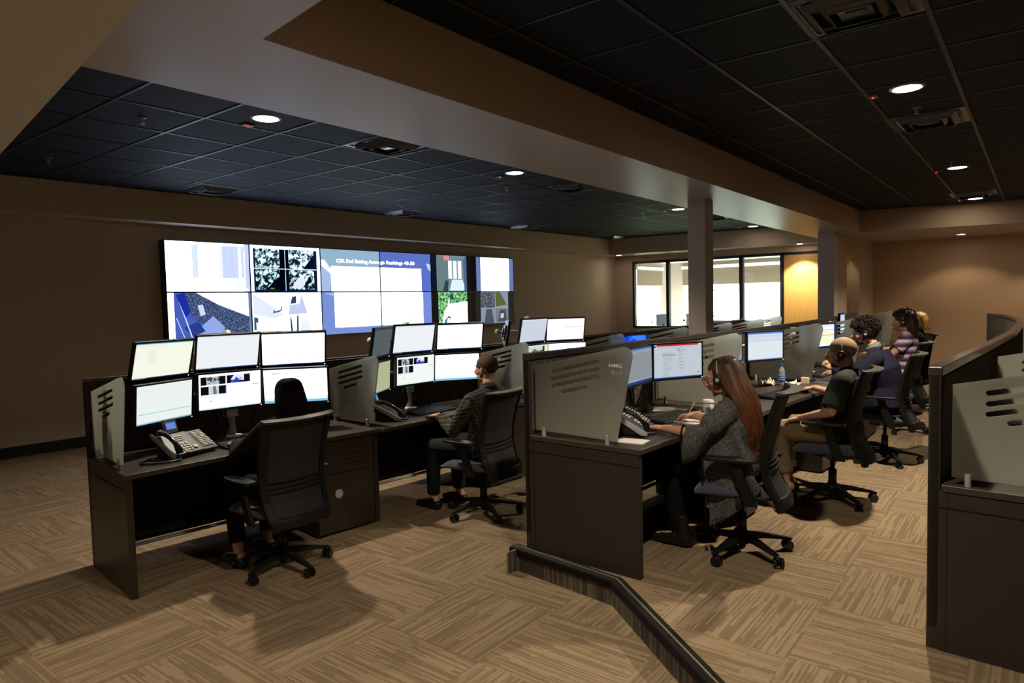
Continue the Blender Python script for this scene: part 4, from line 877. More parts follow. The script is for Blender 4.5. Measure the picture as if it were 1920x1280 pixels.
def stand(x, y, z, yaw, label, monitors, pole=.78, rows=(.34, .64), grp='monitor stands'):
    t = thing('monitor_stand', label, 'monitor stand', (x, y, z), 0, group=grp)
    mb = MB(); mb.lathe([(0, 0), (.075, 0), (.075, .006), (.04, .012), (.032, .014), (0, .014)], 28); mb.build('base', WHITEP, t)
    mb = MB(); mb.cyl((0, 0, .012), .030, pole, 20); mb.lathe([(.026, pole), (.030, pole+.004), (.028, pole+.014), (0, pole+.016)], 20); mb.build('pole', SILVER, t)
    mb = MB(); mb.lathe([(.03, rows[0]-.19), (.055, rows[0]-.185), (.055, rows[0]-.12), (.03, rows[0]-.115)], 20); mb.build('collar', WHITEP, t)
    # arms reach to the back of every monitor
    for m in monitors:
        bpy.context.view_layer.update()
        p = m.matrix_world @ Vector((0, .062, 0))-t.location; q = m.matrix_world @ Vector((0, .12, 0))-t.location
        mb = MB(); hz = p.z; mb.tube([(0, 0, hz), (q.x*.5, q.y*.5+.04, hz), (q.x, q.y, q.z), (p.x, p.y, p.z)], .016, 10); mb.lathe([(.028, hz-.03), (.036, hz-.028), (.036, hz+.028), (.028, hz+.03)], 18); mb.ell((q.x, q.y, q.z), (.026, .026, .03), n=10); mb.build('arm', SILVER, t)
    mb = MB(); r = random.Random(int(x*100))
    for k in range(11):
        a = r.choice((-1, 1))*r.uniform(.05, .15); b = r.uniform(0, .03); mb.tube([(a*.5, -.03, .34), (a*1.2, -.06-b, .20), (a*.9, -.06-b, .09), (a*1.6+.02, -.05-b, .016), (a*2.6, -.02+b, .010), (a*2.2+.06, .03, .009)], .0055, 6)
    mb.build('cable', BLACKP, t)
    return t
S1 = ' of the first workstation'
m1 = [monitor(2.230, 4.854, 1.391, 14, 16, ui_mail, 'top left monitor with pale cream page'+S1+', nearest the left wall', s=0.955, seed=1),
      monitor(2.694, 4.817, 1.415, -8.5, 17, ui_plain, 'top centre monitor with blank white page'+S1, s=0.960, seed=2),
      monitor(3.189, 4.712, 1.405, -30, 19, ui_red, 'top right monitor with red line of text'+S1, seed=3),
      monitor(2.191, 4.776, 1.102, 18, 5, ui_blueline, 'bottom left monitor with a pale blue line, above the desk phone', s=0.975, seed=4),
      monitor(2.690, 4.804, 1.127, -6.5, 4, ui_cams, 'bottom centre monitor with small camera pictures'+S1, s=0.980, seed=5),
      monitor(3.143, 4.635, 1.119, -37, 7, ui_form, 'bottom right monitor partly behind the black haired woman', seed=6)]
stand(2.735, 4.90, .76, 0, 'silver pole stand carrying the six monitors'+S1, m1, pole=.80)
S2 = ' of the plaid shirt man'
m2 = [monitor(4.058, 4.644, 1.401, 29.5, 10, ui_dark, 'top left monitor with grey screen'+S2, s=0.970, seed=7),
      monitor(4.379, 4.570, 1.421, -6, 13.6, ui_plain, 'top centre monitor'+S2, s=0.952, seed=8),
      monitor(4.889, 4.462, 1.415, -33, 17, lambda u, r: ui_plain(u, r, (242, 246, 255), 1.15), 'top right monitor with bluish white page'+S2, s=0.941, seed=9),
      monitor(3.959, 4.562, 1.109, 29.3, 3, ui_olive, 'bottom left monitor with yellowish screen'+S2, s=0.970, seed=10),
      monitor(4.366, 4.547, 1.136, -2.2, 3.3, lambda u, r: ui_cams(u, r, 1.0, (246, 248, 246)), 'bottom centre monitor with camera pictures'+S2, s=0.955, seed=11),
      monitor(4.850, 4.481, 1.119, -33, 6, ui_form, 'bottom right monitor beside the face'+S2, s=0.941, seed=12)]
stand(4.42, 4.715, .76, 0, 'silver pole stand carrying the six monitors'+S2, m2, pole=.80)
S3 = ' of the third video wall workstation'
m3 = [monitor(5.771, 4.564, 1.402, 42, 10, ui_blue_side, 'narrow looking top left monitor'+S3, s=0.965, seed=13),
      monitor(6.135, 4.481, 1.416, -1.3, 12, lambda u, r: ui_plain(u, r, (206, 212, 226), 1.0), 'top centre grey page monitor'+S3, s=0.965, seed=14),
      monitor(6.644, 4.387, 1.408, -35, 13, ui_orange, 'top right monitor with orange line'+S3, s=0.965, seed=15),
      monitor(5.722, 4.497, 1.112, 38, 4, ui_blueline, 'bottom left monitor hidden behind a divider'+S3, s=0.965, seed=16),
      monitor(6.128, 4.458, 1.122, -1, 4, ui_land, 'bottom centre monitor with landscape picture'+S3, s=0.965, seed=17),
      monitor(6.591, 4.343, 1.122, -35, 6, ui_form, 'bottom right monitor half hidden by the middle row'+S3, s=0.965, seed=18)]
stand(6.17, 4.60, .76, 0, 'silver pole stand carrying the monitors'+S3, m3, pole=.80)
m4 = [monitor(7.75, 4.30, 1.115, 5, 4, ui_blue_docs, 'blue screen monitor with pale documents, beside a frosted divider', s=1.0, seed=19), monitor(8.13, 4.28, 1.125, -18, 4, ui_blue, 'plain blue screen monitor left of the near column', s=1.0, seed=20)]
stand(7.95, 4.50, .76, 0, 'pole stand of the two blue monitors', m4, pole=.5, rows=(.36, .36))
def small_stand(x, y, z, label, ms): return stand(x, y, z, 0, label, ms, pole=.48, rows=(.37, .37))
m5 = [monitor(4.275, 2.215, 1.272, 2, -1, ui_crm2, 'grey screen monitor half behind the nearest frosted divider', s=.92, seed=21, rol=-1), monitor(4.69, 2.107, 1.276, -27, 0, ui_crm, 'monitor with red topped mail window before the auburn haired woman', s=.92, seed=22)]
small_stand(4.45, 2.38, .89, 'pole stand behind the monitors of the auburn haired woman', m5)
m6 = [monitor(5.83, 2.09, 1.285, 5, 0, ui_crm2, 'monitor hidden behind the divider beside the auburn haired woman', s=.92, seed=23), monitor(6.26, 1.965, 1.288, -24.9, 0, ui_sheet, 'monitor with pale blue spreadsheet before the bald man', s=.92, seed=24)]
small_stand(6.02, 2.26, .89, 'pole stand behind the monitors of the bald man', m6)
m7 = [monitor(7.78, 2.04, 1.285, 5, 0, ui_sheet, 'monitor hidden behind the divider beside the bald man', s=.92, seed=25), monitor(8.20, 1.907, 1.281, -15, 0, ui_sched, 'monitor with yellow green schedule beyond the bald man', s=.92, seed=26)]
small_stand(7.98, 2.20, .89, 'pole stand behind the schedule monitor', m7)
m8 = [monitor(9.75, 2.06, 1.36, 5, 0, ui_sheet, 'monitor with a blue title bar behind the curly hair', s=.92, seed=27)]
small_stand(9.8, 2.24, .89, 'pole stand of the fourth middle row desk', m8)
# ---------------------------------------------------------------- task chairs
MESHB = mat('black_back_mesh', (.016, .016, .017), .75, noise=(900, .35))
def task_chair(name, label, loc, rz, arm_h=.655, recline=0):
    t = thing(name, label, 'chair', loc, rz, group='black mesh back task chairs')
    mb = MB(); mb.lathe([(.0, .062), (.045, .062), (.055, .085), (.050, .125), (.034, .14), (0, .14)], 24); mb.cyl((0, 0, .035), .022, .05, 16); mb.build('hub', CHAIRP, t)
    for k in range(5):
        a = 2*math.pi*k/5+.94; ca, sa = math.cos(a), math.sin(a); R = Matrix.Rotation(a, 4, 'Z')
        mb = MB(); prof = []
        for f, w, z1, z0 in ((.03, .030, .128, .085), (.12, .026, .120, .088), (.22, .021, .100, .076), (.305, .017, .080, .064), (.325, .012, .074, .066)):
            prof.append([(f, -w, z0), (f, w, z0), (f, w*.8, z1), (f, -w*.8, z1)])
        vs = [p for q in prof for p in q]; fs = [(i*4+j, i*4+(j+1) % 4, (i+1)*4+(j+1) % 4, (i+1)*4+j) for i in range(4) for j in range(4)]+[(3, 2, 1, 0), (16, 17, 18, 19)]
        mb.add(vs, fs, R); lg = mb.build('leg', CHAIRP, t, bevel=.004)
        mb = MB(); c = Vector((.312*ca, .312*sa, 0)); sw = a+1.1+k*.7; u = Vector((math.cos(sw), math.sin(sw), 0)); n = Vector((-u.y, u.x, 0))
        mb.tube([c+Vector((0, 0, .03)), c+Vector((0, 0, .075))], .008, 8); q = c+u*.018+Vector((0, 0, .031))
        for s_ in (-1, 1): mb.tube([q+n*s_*.010, q+n*s_*.013, q+n*s_*.027, q+n*s_*.030], [.026, .030, .030, .026], 18)
        mb.tube([q-n*.012, q+n*.012], .02, 12); mb.build('caster', BLACKG, lg)
    mb = MB(); mb.tube([(0, 0, .13), (0, 0, .25), (0, 0, .251), (0, 0, .40)], [.030, .030, .016, .016], 18); mb.build('gas_lift', BLACKM, t)
    mb = MB(); mb.bb(-.09, .09, -.16, .12, .355, .41); mb.bb(-.03, .03, -.26, -.12, .35, .39); mb.tube([(.08, .05, .385), (.24, .06, .39)], .006, 8); mb.ell((.25, .06, .39), (.025, .012, .008), n=10); mb.build('tilt_mechanism', BLACKP, t, bevel=.008)
    # seat cushion
    mb = MB(); nx, ny = 14, 14; top = []; bot = []
    for j in range(ny+1):
        for i in range(nx+1):
            u, v = -1+2*i/nx, -1+2*j/ny
            k = (abs(u)**4+abs(v)**4)**.25; m_ = max(abs(u), abs(v)); f = m_/k if k > 1e-6 else 1
            f = .5+.5*f; x, y = u*.255*f, v*.235*f+.035; ed = max(0, 1-m_**6)
            z = .462+.022*(1-ed)*-1+.012*abs(u)**2-.03*max(0, v-.55)**1.5*2
            top.append((x, y, z if m_ < .999 else z-.012)); bot.append((x*.96, y*.96+.001, .405+.0*ed-.015*max(0, v-.5)))
    W_ = nx+1; vs = top+bot; fs = []; o = len(top)
    for j in range(ny):
        for i in range(nx):
            a_, b_, c_, d_ = j*W_+i, j*W_+i+1, (j+1)*W_+i+1, (j+1)*W_+i; fs += [(a_, b_, c_, d_), (o+d_, o+c_, o+b_, o+a_)]
    rim = [i for i in range(nx)]+[j*W_+nx for j in range(ny)]+[ny*W_+nx-i for i in range(nx)]+[(ny-j)*W_ for j in range(ny)]
    for k in range(len(rim)): a_, b_ = rim[k], rim[(k+1) % len(rim)]; fs.append((a_, o+a_, o+b_, b_))
    mb.add(vs, fs, smooth=True); s_ = mb.build('seat', SEATF, t); m = s_.modifiers.new('sub', 'SUBSURF'); m.levels = m.render_levels = 1
    # back: curved shell, lumbar forward at mid height
    KEY = [(.33, -.285, .212), (.40, -.265, .232), (.50, -.215, .240), (.62, -.190, .243), (.72, -.195, .246), (.85, -.225, .250), (.97, -.262, .255), (1.045, -.290, .260)]
    def bk(v):
        x = v*(len(KEY)-1); i = min(len(KEY)-2, int(x)); f = x-i; A, B = KEY[i], KEY[i+1]; r = [A[q]*(1-f)+B[q]*f for q in range(3)]
        return r[0], r[1]-recline*(r[0]-.35), r[2]
    def sheet(mb, v0, v1, u0, u1, nv, nu, th, mi=0, off=0):
        vs = []; fs = []
        for s in (0, 1):
            for j in range(nv+1):
                z, y, hw = bk(v0+(v1-v0)*j/nv)
                for i in range(nu+1):
                    u = u0+(u1-u0)*i/nu; vs.append((u*hw, y+.055*u*u-(th if s else 0)+off-.0, z))
        W = nu+1; o = (nv+1)*W
        for j in range(nv):
            for i in range(nu):
                a, b, c, d = j*W+i, j*W+i+1, (j+1)*W+i+1, (j+1)*W+i; fs += [(a, b, c, d), (o+d, o+c, o+b, o+a)]
        rim = [i for i in range(nu)]+[j*W+nu for j in range(nv)]+[nv*W+nu-i for i in range(nu)]+[(nv-j)*W for j in range(nv)]
        for k in range(len(rim)): a, b = rim[k], rim[(k+1) % len(rim)]; fs.append((a, o+a, o+b, b))
        mb.add(vs, fs, mi=mi, smooth=False)
    mb = MB(); sheet(mb, .14, .98, -.86, .86, 18, 10, .006); mb.build('back_mesh', MESHB, t)
    mb = MB(); sheet(mb, .0, 1, -1, -.80, 20, 2, .030, off=.008); sheet(mb, .0, 1, .80, 1, 20, 2, .030, off=.008); sheet(mb, .03, .16, -.9, .9, 4, 10, .028, off=.005)
    mb.build('back_frame', CHAIRP, t, bevel=.006)
    mb = MB(); vs = []; n = 16
    z, y, hw = bk(1.0)
    for i in range(n+1):
        u = -1+2*i/n; e = (1-u**6); vs += [(u*hw*1.01, y+.055*u*u+.012, z+.002), (u*hw*1.01, y+.055*u*u-.030-.030*e, z-.006), (u*hw*1.0, y+.055*u*u-.024-.018*e, z-.022), (u*hw*1.0, y+.055*u*u+.010, z-.018)]
    fs = [(i*4+j, i*4+(j+1) % 4, (i+1)*4+(j+1) % 4, (i+1)*4+j) for i in range(n) for j in range(4)]+[(3, 2, 1, 0), (n*4, n*4+1, n*4+2, n*4+3)]
    mb.add(vs, fs); mb.build('top_lip', CHAIRTOP, t, bevel=.003)
    mb = MB()
    for k in range(3): sheet(mb, .36+.035*k, .372+.035*k, -.80, .80, 1, 10, .008, off=-.010)
    mb.build('lumbar_bar', CHAIRP, t)
    for sx in (-1, 1):
        mb = MB(); x = .275*sx
        mb.tube([(.10*sx, -.02, .385), (.23*sx, -.02, .385), (.268*sx, -.015, .40)], [.022, .02, .022], 8); mb.tube([(.255*sx, -.08, .39), (.23*sx, -.02, .385)], [.02, .02], 8)
        mb.add(*_bar([(x, -.125, .375), (x, -.055, .375)], [(x, -.055, .545), (x, .005, .545)], .013)); mb.add(*_bar([(x*1.01, -.056, .53), (x*1.01, -.008, .53)], [(x*1.01, -.035, arm_h-.02), (x*1.01, .045, arm_h-.02)], .010))
        ar = mb.build('armrest', CHAIRP, t, bevel=.003)
        mb = MB(); P_ = [(-.14, .030), (-.11, .042), (-.02, .046), (.08, .042), (.14, .036), (.165, .018)]
        poly = [(x+w, y+.01) for y, w in P_]+[(x-w, y+.01) for y, w in P_[::-1]]
        mb.prism(poly, 'z', arm_h-.024, arm_h); mb.build('arm_pad', BLACKP, ar, bevel=.008, seg=3)
    return t
def _bar(a, b, w):
    vs = []
    for p in a+b[::-1]:
        vs += [(p[0]-w, p[1], p[2]), (p[0]+w, p[1], p[2])]
    return vs, [(0, 1, 3, 2), (2, 3, 5, 4), (4, 5, 7, 6), (6, 7, 1, 0), (0, 2, 4, 6), (1, 7, 5, 3)]
HUB = dict(L1=(2.54, 3.975, 0), L2=(4.18, 3.60, 0), M1=(4.15, 1.45, ZF), M2=(5.60, 1.25, ZF), M3=(7.22, 1.15, ZF), M4=(8.95, 1.27, ZF), M5=(10.6, 1.42, ZF))
ch0 = task_chair('task_chair', 'black mesh task chair of the woman with straight dark hair', HUB['L1'], 0)
dup(ch0, HUB['L2'], .06, 'black mesh task chair of the plaid shirt man')
dup(ch0, HUB['M1'], .20, 'black task chair of the woman with long auburn hair, nearest in the middle row')
dup(ch0, HUB['M2'], .08, 'black task chair of the bald man in khaki trousers')
dup(ch0, HUB['M3'], .03, 'black task chair of the curly haired man in the navy sweater')
dup(ch0, HUB['M4'], -.05, 'black task chair of the woman in the striped top')
dup(ch0, HUB['M5'], .5, 'farthest black task chair in the middle row, against the brown wall')
for i_, t_ in enumerate([o for o in bpy.data.objects if o.name.startswith('task_chair')]):
    for l_ in kids(t_):
        if l_.name.startswith('leg'): l_.rotation_euler.z = (0, .66, .54, .42, .2, .9, .5)[i_]
# ---------------------------------------------------------------- people
SKIN_A = mat('light_skin', (.60, .35, .235), .55, noise=(60, .06)); SKIN_B = mat('tan_skin', (.52, .28, .165), .55, noise=(60, .06)); SKIN_C = mat('warm_brown_skin', (.36, .18, .11), .55, noise=(60, .06))
def eye_mat(): return mat('eye', (.03, .02, .015), .2)
EYE = eye_mat(); EYEW = mat('eye_white', (.6, .58, .55), .3)
def Rq(yaw, pitch=0, roll=0): return Euler((math.radians(pitch), math.radians(roll), math.radians(yaw)), 'XYZ').to_matrix()
def head(mb, c, R, s=1.0, jaw=1.0):
    c = Vector(c)
    def E(p, r, n=16): mb.ell(c+R @ (Vector(p)*s), tuple(q*s for q in r), R=R, n=n)
    E((0, -.015, .035), (.073, .092, .082), 20); E((0, .030, -.010), (.064, .060, .072), 18); E((0, .035, -.055), (.050*jaw, .048, .048*jaw), 16)
    E((0, .066, -.094), (.023, .018, .017), 12); E((0, .070, .028), (.050, .022, .018), 14)
    for sx in (-1, 1):
        E((sx*.036, .056, -.022), (.022, .024, .022), 12); E((sx*.045, .02, -.07), (.02, .035, .025), 10)
        E((sx*.077, -.008, -.012), (.010, .019, .031), 12); E((sx*.083, -.014, .0), (.006, .013, .022), 10)
    P = lambda x, y, z: c+R @ (Vector((x, y, z))*s)
    mb.tube([P(0, .082, .020), P(0, .096, .0), P(0, .112, -.022), P(0, .104, -.034), P(0, .085, -.036)], [.008*s, .010*s, .0145*s, .013*s, .010*s], 12)
    for sx in (-1, 1): E((sx*.011, .096, -.029), (.009, .010, .008), 8)
    E((0, .088, -.053), (.022, .010, .0065), 12); E((0, .086, -.064), (.020, .010, .0075), 12)
def eyes(parent, c, R, s=1.0, lids=True):
    c = Vector(c)
    for sx in (-1, 1):
        mb = MB(); p = c+R @ (Vector((sx*.031, .0725, .006))*s); mb.ell(p, (.0125*s, .0125*s, .0125*s), n=12); mb.ell(p+R @ Vector((0, .009*s, 0)), (.006*s, .005*s, .006*s), n=10, mi=1); mb.build('eye', [EYEW, EYE], parent)
def brows(parent, c, R, m, s=1.0):
    c = Vector(c)
    for sx in (-1, 1):
        mb = MB(); mb.tube([c+R @ (Vector(p)*s) for p in ((sx*.014, .093, .026), (sx*.032, .090, .032), (sx*.052, .074, .026))], [.003, .004, .002], 6); mb.build('eyebrow', m, parent)
def hand(mb, w, d, n, curl=.35, side=1, s=1.0, spread=.10, thumb=.6, point=None):
    """w wrist, d direction of the fingers, n back-of-hand normal, side +1: thumb towards d x n"""
    w = Vector(w); d = Vector(d).normalized(); n = Vector(n); n = (n-d*n.dot(d)).normalized(); t = d.cross(n)*side
    R = Matrix((t, d, n)).transposed()
    mb.limb([w-d*.03, w+d*.012], [.027*s, .026*s]); 
    mb.ell(w+d*.052*s, (.041*s, .052*s, .0165*s), R=R, n=14); mb.ell(w+d*.078*s, (.040*s, .024*s, .0145*s), R=R, n=14)
    L = (.072, .080, .074, .058)
    for k in range(4):
        o = .030-.020*k; b = w+d*(.088-.004*abs(k-1))*s+t*o*s; a = spread*(1.5-k)*.5; dd = (d*math.cos(a)+t*math.sin(a)).normalized()
        c1 = curl*(1 if not point else point[k]); p = b; ps = [b-dd*.012]; ang = .0; seg = L[k]*s
        for q, f in enumerate((.46, .31, .23)):
            ang += c1*(.55, 1.0, .8)[q]; v = dd*math.cos(ang)-n*math.sin(ang); ps.append(ps[-1]+v*(seg*f+(.012 if q == 0 else 0)))
        mb.limb(ps, [.0088*s, .0086*s, .0078*s, .0066*s], n=8)
    b = w+d*.022*s+t*.026*s; v1 = (d*.55+t*.75-n*.25*thumb).normalized(); v2 = (d*.85+t*.35-n*.45*thumb).normalized()
    mb.limb([b, b+v1*.034*s, b+v1*.034*s+v2*.030*s, b+v1*.034*s+v2*.054*s], [.014*s, .0108*s, .0095*s, .0075*s], n=8)
def torso(mb, pel, wa, ch, sh, nk, w=1.0, d=1.0, g=0.0, top=True, low=True):
    """stack of flattened rings from the pelvis to the neck root; sh = (left, right) shoulder points"""
    pel, wa, ch, nk = map(Vector, (pel, wa, ch, nk)); L, Rr = Vector(sh[0]), Vector(sh[1]); ax = (Rr-L).normalized()
    pts = [pel-Vector((0, 0, .05)), pel, pel.lerp(wa, .6), wa, wa.lerp(ch, .55), ch, (L+Rr)/2*.5+nk*.5]
    HW = [.155, .168, .152, .140, .158, .172, .130]; HD = [.105, .118, .108, .100, .112, .118, .085]
    vs = []; fs = []; n = 22
    for i, p in enumerate(pts):
        tdir = (pts[min(i+1, 6)]-pts[max(i-1, 0)]).normalized(); a = (ax-tdir*ax.dot(tdir)).normalized(); b = tdir.cross(a)
        for k in range(n):
            q = 2*math.pi*k/n; cx, sy_ = math.cos(q), math.sin(q); e = .82
            cx = math.copysign(abs(cx)**e, cx); sy_ = math.copysign(abs(sy_)**e, sy_)
            vs.append(p+a*cx*(HW[i]*w+g)+b*sy_*(HD[i]*d+g))
    for i in range(6):
        for k in range(n): fs.append((i*n+k, i*n+(k+1) % n, (i+1)*n+(k+1) % n, (i+1)*n+k))
    fs += [tuple(range(n))[::-1], tuple(6*n+k for k in range(n))]
    mb.add(vs, fs)
    for s in (L, Rr):
        m = nk.lerp(s, .5)-Vector((0, 0, .012)); mb.limb([nk-Vector((0, 0, .03)), m, s], [.052+g, .055+g, .056+g])
def person(label, hub, rz, J, skin, parts, voxel=.0065, headR=None, hs=1.0, jaw=1.0, body_hide=True):
    """J: joint positions in the chair's own frame (x right, y forward, z up from the floor)"""
    t = thing('person', label, 'person', hub, rz)
    mb = MB(); R = headR
    head(mb, J['head'], R, hs, jaw)
    hc = Vector(J['head']); mb.limb([Vector(J['neck']), hc+R @ Vector((0, -.022, -.055))*hs], [.056, .053])
    torso(mb, J['pelvis'], J['waist'], J['chest'], (J['shL'], J['shR']), J['neck'], w=J.get('w', 1), d=J.get('d', 1))
    for s in 'LR':
        mb.limb([J['sh'+s], Vector(J['sh'+s]).lerp(Vector(J['el'+s]), .5), J['el'+s]], [.048, .043, .036]); mb.limb([J['el'+s], Vector(J['el'+s]).lerp(Vector(J['wr'+s]), .4), J['wr'+s]], [.037, .036, .025])
        hd = J['hand'+s]; hand(mb, J['wr'+s], hd[0], hd[1], side=(-1 if s == 'R' else 1)*hd[2].get('flip', 1), **{k: v for k, v in hd[2].items() if k != 'flip'})
        hx = -1 if s == 'L' else 1; hip = Vector(J['pelvis'])+Vector((hx*.09, .02, -.02))
        mb.limb([hip, hip.lerp(Vector(J['kn'+s]), .5), J['kn'+s]], [.082, .070, .052]); mb.limb([J['kn'+s], Vector(J['kn'+s]).lerp(Vector(J['an'+s]), .35), J['an'+s]], [.052, .050, .034])
        a = Vector(J['an'+s]); f = Vector(J.get('ft'+s, (0, 1, 0))); mb.limb([a-Vector((0, 0, .03))-f*.03, a+f*.07+Vector((0, 0, -.045)), a+f*.15+Vector((0, 0, -.055))], [.036, .032, .024])
    b = remesh(mb, 'body', skin, t, voxel, 3)
    eyes(t, J['head'], R, hs)
    for p in parts: p(t, J, R)
    return t
def cloth_top(m, g=.012, sleeve=1.0, name='shirt', flare=0, voxel=.0065, hem=.10, collar=None, smooth=4, wide=1.0, dd=1.0):
    """garment over torso and arms; sleeve 0..1 covers upper arm, 1..2 the forearm too"""
    def f(t, J, R):
        mb = MB(); P = Vector(J['pelvis'])
        torso(mb, P-Vector((0, 0, hem-.08)), J['waist'], J['chest'], (J['shL'], J['shR']), J['neck'], w=J.get('w', 1)*wide, d=J.get('d', 1)*dd, g=g)
        for s in 'LR':
            a, e, w = Vector(J['sh'+s]), Vector(J['el'+s]), Vector(J['wr'+s])
            if sleeve <= 1: q = a.lerp(e, sleeve); mb.limb([a, a.lerp(q, .6)], [.060+g, .056+g]); mb.tube([a.lerp(q, .4), q], [.055+g, .053+g+flare], 16)
            else:
                mb.limb([a, a.lerp(e, .5), e], [.057+g, .052+g, .044+g]); q = e.lerp(w, sleeve-1); mb.limb([e, e.lerp(q, .7)], [.044+g, .041+g]); mb.tube([e.lerp(q, .5), q], [.042+g, .031+g+flare], 16)
        mb.limb([Vector(J['neck'])-Vector((0, 0, .02)), Vector(J['neck'])+(Vector(J['head'])-Vector(J['neck']))*.10], [.066, .062])
        o = remesh(mb, name, m, t, voxel, smooth)
        if collar:
            mb = MB(); c = Vector(J['neck'])+(Vector(J['head'])-Vector(J['neck']))*.16; ax = (Vector(J['head'])-Vector(J['neck'])).normalized()
            u = ax.orthogonal().normalized(); w_ = ax.cross(u); n = 24; vs = []
            for k in range(n): a_ = 2*math.pi*k/n; d_ = u*math.cos(a_)+w_*math.sin(a_); vs += [c+d_*.074-ax*.038, c+d_*.067+ax*.016, c+d_*.060+ax*.016, c+d_*.062-ax*.038]
            fs = [(k*4+j, k*4+(j+1) % 4, ((k+1) % n)*4+(j+1) % 4, ((k+1) % n)*4+j) for k in range(n) for j in range(4)]
            mb.add(vs, fs, smooth=True); mb.build('collar', collar, o)
        return o
    return f
def trousers(m, g=.014, end=.93, cuff=None, name='trousers', loose=1.0):
    def f(t, J, R):
        mb = MB(); P = Vector(J['pelvis']); torso(mb, P-Vector((0, 0, .01)), P+Vector((0, -.005, .05)), P+Vector((0, -.01, .09)), (P+Vector((-.1, 0, .1)), P+Vector((.1, 0, .1))), P+Vector((0, 0, .06)), w=.98, d=1, g=g) if 0 else mb.ell(P+Vector((0, 0, .0)), (.172, .13, .105), n=20)
        for s in 'LR':
            hx = -1 if s == 'L' else 1; hip = P+Vector((hx*.09, .02, -.02)); k = Vector(J['kn'+s]); a = Vector(J['an'+s]); q = k.lerp(a, end)
            mb.limb([hip, hip.lerp(k, .5), k], [.086+g, .074*loose+g, .056*loose+g]); mb.limb([k, k.lerp(q, .4)], [.056*loose+g, .054*loose+g]); mb.tube([k.lerp(q, .2), q], [.054*loose+g, .042*loose+g], 18)
            if cuff: mb.tube([k.lerp(q, .88), q], [.052*loose+g, .051*loose+g], 18)
        return remesh(mb, name, m, t, .0075, 4)
    return f
def shoes(m, name='shoe', boot=0):
    def f(t, J, R):
        for s in 'LR':
            a = Vector(J['an'+s]); d = Vector(J.get('ft'+s, (0, 1, 0))).normalized(); z = .0
            mb = MB(); g = Vector((a.x, a.y, 0)); mb.limb([g-d*.045+Vector((0, 0, .045)), g+d*.03+Vector((0, 0, .05)), g+d*.12+Vector((0, 0, .036)), g+d*.175+Vector((0, 0, .030))], [.042, .044, .038, .028]); mb.limb([g-d*.03+Vector((0, 0, .05)), a+Vector((0, 0, boot-.02))], [.043, .040+.01*(boot > 0)])
            # flat sole
            vs = [Vector(v) for v in mb.v]; mb.v = [(v.x, v.y, max(v.z, .006)) for v in vs]
            remesh(mb, name, m, t, .006, 3)
    return f
def buzz(m, g=.006, front=.045, low=-.06, name='hair'):
    def f(t, J, R):
        c = Vector(J['head']); s = J.get('hs', 1); vs = []; fs = []; n = 40; k_ = 20
        a = (.073*s+g, .092*s+g, .082*s+g); o = Vector((0, -.015, .035))*s
        for i in range(k_+1):
            th = math.pi*.80*i/k_
            for k in range(n):
                ph = 2*math.pi*k/n; p = Vector((a[0]*math.sin(th)*math.cos(ph), a[1]*math.sin(th)*math.sin(ph), a[2]*math.cos(th)))+o
                # hairline: lift the front and clear the ears
                fr = max(0, math.sin(ph)); zmin = (low*(1-fr)+front*fr)*s if math.sin(ph) > -.15 else low*s
                if abs(math.cos(ph)) > .75 and math.sin(ph) > -.35: zmin = max(zmin, .018*s)
                if p.z < zmin: p.z = zmin; q = p-o; r_ = math.sqrt((q.x/a[0])**2+(q.y/a[1])**2+(q.z/a[2])**2); p = o+q/max(r_, 1e-3)*.93; p.z = min(p.z, zmin+.01)
                vs.append(c+R @ p)
        for i in range(k_):
            for k in range(n): fs.append((i*n+k, (i+1)*n+k, (i+1)*n+(k+1) % n, i*n+(k+1) % n))
        mb = MB(); mb.add(vs, fs, smooth=True); mb.build(name, m, t)
    return f
def strands(mb, paths, r=.0022, n=4):
    for p in paths: mb.tube(p, [r]*(len(p)-1)+[r*.3], n, caps=False)
def headset(side=-1, mic=True):
    def f(t, J, R):
        c = Vector(J['head']); s = J.get('hs', 1); P = lambda x, y, z: c+R @ (Vector((x, y, z))*s)
        g = J.get('hg', .012)
        mb = MB(); mb.tube([P(math.cos(a)*(.080+g), -.012, .02+math.sin(a)*(.088+g)) for a in [math.pi*(k/16) for k in range(17)]], .0035, 6); hsq = mb.build('headset', SILVER, t)
        for sx in ((side,) if side else (-1, 1)):
            mb = MB(); u = R @ Vector((sx, 0, 0)); q = P(sx*(.084+g*.6), -.004, -.006); mb.tube([q-u*.008, q-u*.004, q+u*.010, q+u*.016], [.026, .031, .031, .024], 20); mb.tube([q+u*.015, q+u*.019], [.013, .012], 16, mi=1); mb.build('ear_cushion', [BLACKP, SILVER], hsq)
            if mic:
                mb = MB(); mb.tube([P(sx*(.09+g*.5), .01, -.03), P(sx*.085, .06, -.06), P(sx*.055, .105, -.072)], .0028, 6); mb.ell(P(sx*.052, .110, -.072), (.007, .007, .007), n=8); mb.build('microphone', BLACKP, hsq)
    return f
def ombre(name, c1, c2):
    m = mat(name, c2, .5, noise=(1, .6, (150, 150, 9)), spec=.35); nt = m.node_tree; N = nt.nodes; L = nt.links; b = N['Principled BSDF']; src = b.inputs['Base Color'].links[0].from_socket
    tc = N.new('ShaderNodeTexCoord'); sp = N.new('ShaderNodeSeparateXYZ'); L.new(tc.outputs['Object'], sp.inputs[0])
    r = N.new('ShaderNodeMapRange'); r.inputs[1].default_value = .98; r.inputs[2].default_value = 1.20; L.new(sp.outputs[2], r.inputs[0])
    mx = N.new('ShaderNodeMixRGB'); mx.inputs[2].default_value = (*c1, 1); L.new(r.outputs[0], mx.inputs[0]); L.new(src, mx.inputs[1]); L.new(mx.outputs[0], b.inputs['Base Color']); return m
